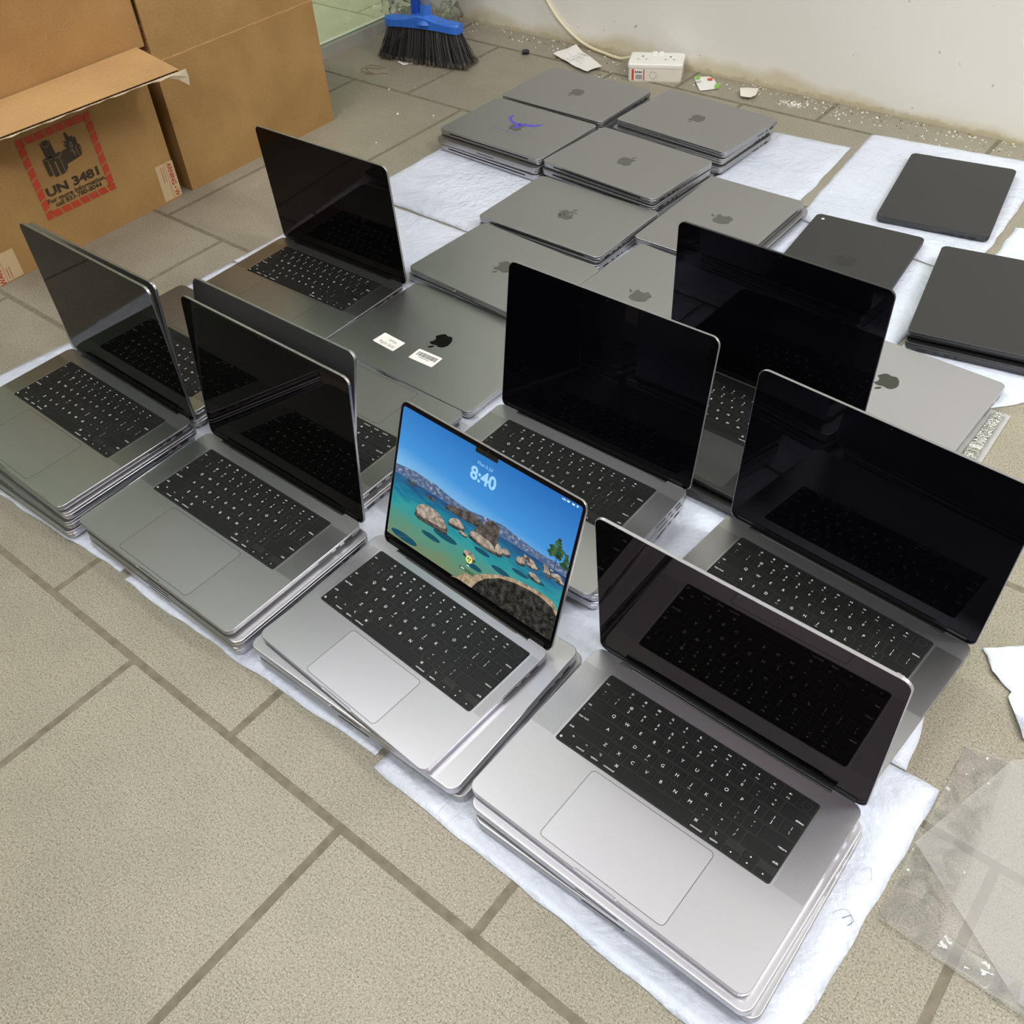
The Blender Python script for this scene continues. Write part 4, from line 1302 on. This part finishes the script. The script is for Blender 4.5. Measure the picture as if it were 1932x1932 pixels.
def sheet(bm, quad, z0, amp, sc, seed, nx=40, ny=30, mi=0, edgeamp=0):
    a, b, c, d = [Vector((*q, 0)) for q in quad]
    vs = []
    for j in range(ny + 1):
        rw = []
        for i in range(nx + 1):
            s, t = i / nx, j / ny
            p = (a * (1 - s) + b * s) * (1 - t) + (d * (1 - s) + c * s) * t
            n = abs(noise.noise(Vector((p.x * sc, p.y * sc, seed)))) + .4 * abs(noise.noise(Vector((p.x * sc * 3, p.y * sc * 3, seed))))
            rw.append(bm.verts.new((p.x, p.y, z0 + amp * n)))
        vs.append(rw)
    for j in range(ny):
        for i in range(nx): bm.faces.new((vs[j][i], vs[j][i + 1], vs[j + 1][i + 1], vs[j + 1][i])).material_index = mi


bm = bmesh.new()
sheet(bm, [(.055, .516), (.42, .505), (.42, .79), (.045, .781)], .0012, .003, 9, 1)
sheet(bm, [(.139, .520), (.42, .512), (.42, .80), (.085, .815)], .0060, .004, 7, 2)
sheet(bm, [(-.004, .619), (.139, .520), (.085, .815), (.045, .781)], .0060, .003, 8, 3)
sheet(bm, [(-.003, .519), (.055, .516), (.045, .781), (-.003, .772)], .0016, .010, 11, 4, 50, 70, 1)
sheet(bm, [(.055, .516), (.42, .505), (.42, .530), (.060, .542)], .0045, .010, 14, 5, 70, 20, 1)
tag(obj('plastic_bag', bm, [CLEAR, CRINK], smooth=True), 'clear flat plastic bag lying on the tiles at the lower right', 'bag')

GREYFILM = film_mat('grey_bag_film', (0.62, 0.62, 0.62, 1), 0.62, 1.4, 0.5, 30)
FOIL = mat('crinkled_foil_band', (0.75, 0.77, 0.72, 1), 0.16, 0.9)
t = NT(FOIL)
vo = t.n('ShaderNodeTexNoise', ins={'Vector': t.n('ShaderNodeMapping', ins={'Vector': t.coord(), 'Scale': (1.0, 2.2, 1)}).outputs[0], 'Scale': 48.0, 'Detail': 2.0, 'Distortion': 2.5}).outputs['Fac']
t.bump(vo, 1.0, .014)
bm = bmesh.new()
sheet(bm, [(-.250, 1.215), (-.166, 1.235), (-.168, 1.400), (-.250, 1.398)], .0008, .003, 22, 6, 24, 40)
sheet(bm, [(-.197, 1.230), (-.1755, 1.235), (-.1765, 1.396), (-.192, 1.390)], .0050, .003, 30, 7, 14, 60, 1)
tag(obj('plastic_bag', bm, [GREYFILM, FOIL], smooth=True), 'grey plastic bag with a shiny crinkled band beside the closed silver laptop', 'bag')

bm = bmesh.new()
bmesh.ops.create_icosphere(bm, subdivisions=5, radius=1)
for v in bm.verts:
    q = v.co * 2.2
    k = 1 + .55 * noise.noise(q) + .30 * noise.noise(q * 2.6) + .12 * noise.noise(q * 6)
    v.co = Vector((v.co.x * .115 * k, v.co.y * .090 * k, max(-.118, v.co.z * .135 * k)))
o = tag(obj('plastic_bag', bm, film_mat('crumpled_clear_film', (.9, .9, .86, 1), .07, 1.25, .45, 16), smooth=True), 'crumpled clear plastic bag on the floor behind the broom', 'bag')
o.location = (-2.205, 2.235, .121)

# ------------------------------------------------------------------ litter along the wall
def paper(name, pts, label, cat, mats_, z=.001, lift=.004, extra=None, seed=0):
    bm = bmesh.new()
    vs = [bm.verts.new((x, y, z)) for x, y in pts]
    a = sum(p[0] * q_[1] - q_[0] * p[1] for p, q_ in zip(pts, pts[1:] + pts[:1]))
    f = bm.faces.new(vs if a > 0 else vs[::-1])
    bmesh.ops.triangulate(bm, faces=[f])
    bmesh.ops.subdivide_edges(bm, edges=bm.edges[:], cuts=5, use_grid_fill=True)
    zf = lambda x, y: z + lift * (.5 + .5 * noise.noise(Vector((x * 18, y * 18, seed))))
    for v in bm.verts: v.co.z = zf(v.co.x, v.co.y)
    if extra: extra(bm, lambda x, y: zf(x, y) + .0012)
    r = bmesh.ops.extrude_face_region(bm, geom=bm.faces[:])
    for v in [e for e in r['geom'] if isinstance(e, bmesh.types.BMVert)]: v.co.z += .0003
    return tag(obj(name, bm, mats_), label, cat)


def scribble(bm, zf):
    rr = random.Random(4)
    for i in range(9):
        x, y = -1.70 + rr.uniform(-.02, .08), 2.27 + rr.uniform(-.01, .05)
        for j in range(3):
            w = rr.uniform(.006, .012)
            p = [(x, y), (x + w, y - .004), (x + w, y - .003), (x, y + .001)]
            vs = [bm.verts.new((a, b, zf(a, b))) for a, b in p]
            bm.faces.new(vs).material_index = 1
            x += w + .004; y -= .005


FAINT = mat('faint_pencil', srgb(190, 188, 192), .7)
paper('paper_slip', [(-1.748, 2.273), (-1.738, 2.32), (-1.730, 2.359), (-1.66, 2.315), (-1.572, 2.266), (-1.586, 2.214), (-1.63, 2.225), (-1.69, 2.25)], 'crumpled white paper slip with faint writing, left of the socket box', 'paper', [PAPER, FAINT], .0012, .012, scribble, 2)
paper('business_card', [(-2.133, 2.014), (-2.118, 2.046), (-2.055, 2.040), (-2.080, 1.996)], 'small white card with black print at the foot of the broom', 'card', [PAPER, INK], .001, .0015, lambda bm, zf: [setattr(bm.faces.new([bm.verts.new((x + dx, y + dy, zf(x, y) + .0004)) for dx, dy in ((0, 0), (.011, -.001), (.013, .008), (.002, .009))]), 'material_index', 1) for x, y in ((-2.120, 2.018), (-2.104, 2.0165))], 5)
GREEN = mat('green_edge', srgb(120, 196, 60), .5)
def tagprint(bm, zf):
    for pts, mi in (([(-1.3195, 2.339), (-1.311, 2.348), (-1.300, 2.332), (-1.3085, 2.323)], 1), ([(-1.247, 2.318), (-1.239, 2.327), (-1.226, 2.305), (-1.235, 2.296)], 1), ([(-1.285, 2.345), (-1.275, 2.353), (-1.267, 2.340), (-1.277, 2.333)], 2), ([(-1.301, 2.312), (-1.291, 2.321), (-1.285, 2.312), (-1.295, 2.303)], 3)):
        vs = [bm.verts.new((x, y, zf(x, y) + .0006)) for x, y in pts]
        bm.faces.new(vs).material_index = mi
paper('price_tag', [(-1.3215, 2.338), (-1.290, 2.362), (-1.268, 2.351), (-1.248, 2.329), (-1.226, 2.304), (-1.262, 2.268), (-1.283, 2.290), (-1.302, 2.312)], 'white tag with green ends and red letters, right of the socket box', 'tag', [PAPER, GREEN, mat('sticker_red'), FAINT], .001, .003, tagprint, 8)
paper('plastic_shard', [(-1.170, 2.312), (-1.155, 2.333), (-1.134, 2.346), (-1.117, 2.300), (-1.122, 2.283), (-1.150, 2.280)], 'broken white plastic shard farther right along the wall', 'shard', [ABS], .003, .012, None, 11)
bm = bmesh.new()
c = [(math.cos(2 * PI * k / 16), math.sin(2 * PI * k / 16)) for k in range(16)]
loft(bm, [[(-.010, .0065 * x, .0068 + .0065 * y) for x, y in c], [(.006, .0068 * x, .0068 + .0068 * y) for x, y in c], [(.010, .004 * x, .0068 + .004 * y) for x, y in c]])
o = tag(obj('rubber_plug', bm, DARK), 'small black rubber plug on the tiles between broom and paper slip', 'plug')
o.location = (-1.826, 2.245, .0001); o.rotation_euler = (0, 0, .6)
bm = bmesh.new()
tube(bm, [(-2.140 + .028 * math.sin(2 * a) , 1.925 + .026 * math.sin(a) + .012 * math.cos(a), .0015 + .003 * abs(math.sin(a))) for a in [k * 2 * PI / 40 for k in range(41)]], .0007, 5)
tube(bm, [(-2.135 + .010 * k, 1.895 + .004 * math.sin(k * 1.7) + .006 * k, .0012) for k in range(7)], .0007, 5)
tag(obj('wire_loop', bm, mat('brown_wire', srgb(128, 100, 54), .5)), 'thin brown twisted wire loop on the tiles left of the broom', 'wire')
bm = bmesh.new()
rr = random.Random(12)
def chip(x, y, s, mi):
    n = rr.randint(4, 6)
    z = .0002
    ring = [(x + s * rr.uniform(.5, 1) * math.cos(k * 2 * PI / n), y + s * rr.uniform(.5, 1) * math.sin(k * 2 * PI / n)) for k in range(n)]
    loft(bm, [ringz(ring, z), [(x + (a - x) * .7, y + (b - y) * .7, z + s * .5) for a, b in ring]], mi=mi)
for i in range(520):
    u = -2.25 + 1.9 * rr.random() ** .8
    if -1.50 < u < -1.32: continue
    chip(u, 2.372 - abs(rr.gauss(0, .045)), rr.uniform(.0008, .0034) * (1.5 if rr.random() < .08 else 1), 0 if rr.random() < .75 else 1)
for i in range(90): chip(rr.gauss(-1.02, .02), rr.gauss(2.315, .008), rr.uniform(.001, .003), 0)
for i in range(70): chip(rr.uniform(-1.6, -1.48), rr.uniform(2.17, 2.24), rr.uniform(.0008, .003), 0 if rr.random() < .6 else 1)
for x, y, s in ((-1.86, 1.742, .005), (-1.77, 1.783, .0035), (-1.786, 1.586, .003), (-1.995, 1.849, .004), (-.0, .705, .004), (-1.62, 2.19, .006)): chip(x, y, s, 0)
for i in range(60): chip(rr.uniform(-2.15, -1.9), rr.uniform(1.9, 2.02), rr.uniform(.0006, .0016), 1 if rr.random() < .7 else 0)
tag(obj('plaster_crumbs', bm, [mat('white_crumb', srgb(238, 236, 230), .8), mat('dark_crumb', srgb(110, 96, 74), .8)]), 'white plaster crumbs scattered along the foot of the wall', 'crumbs', kind='stuff')
bm = bmesh.new()
tube(bm, [(-.040 + .0022 * k, .494 + .012 * math.sin(k * .33), .0060 + .0006 * math.sin(k)) for k in range(11)], .00012, 4)
tube(bm, [(-.036 + .0016 * k, .553 + .010 * math.sin(k * .42), .0060) for k in range(9)], .00010, 4)
tube(bm, [(-.03, .495, .0058), (-.024, .503, .0066), (-.019, .499, .006), (-.022, .491, .0058)], .0003, 4)
tag(obj('hair_strands', bm, mat('dark_hair', srgb(40, 36, 34), .5)), 'dark curled hair strands on the white mailer at the lower right', 'hair')
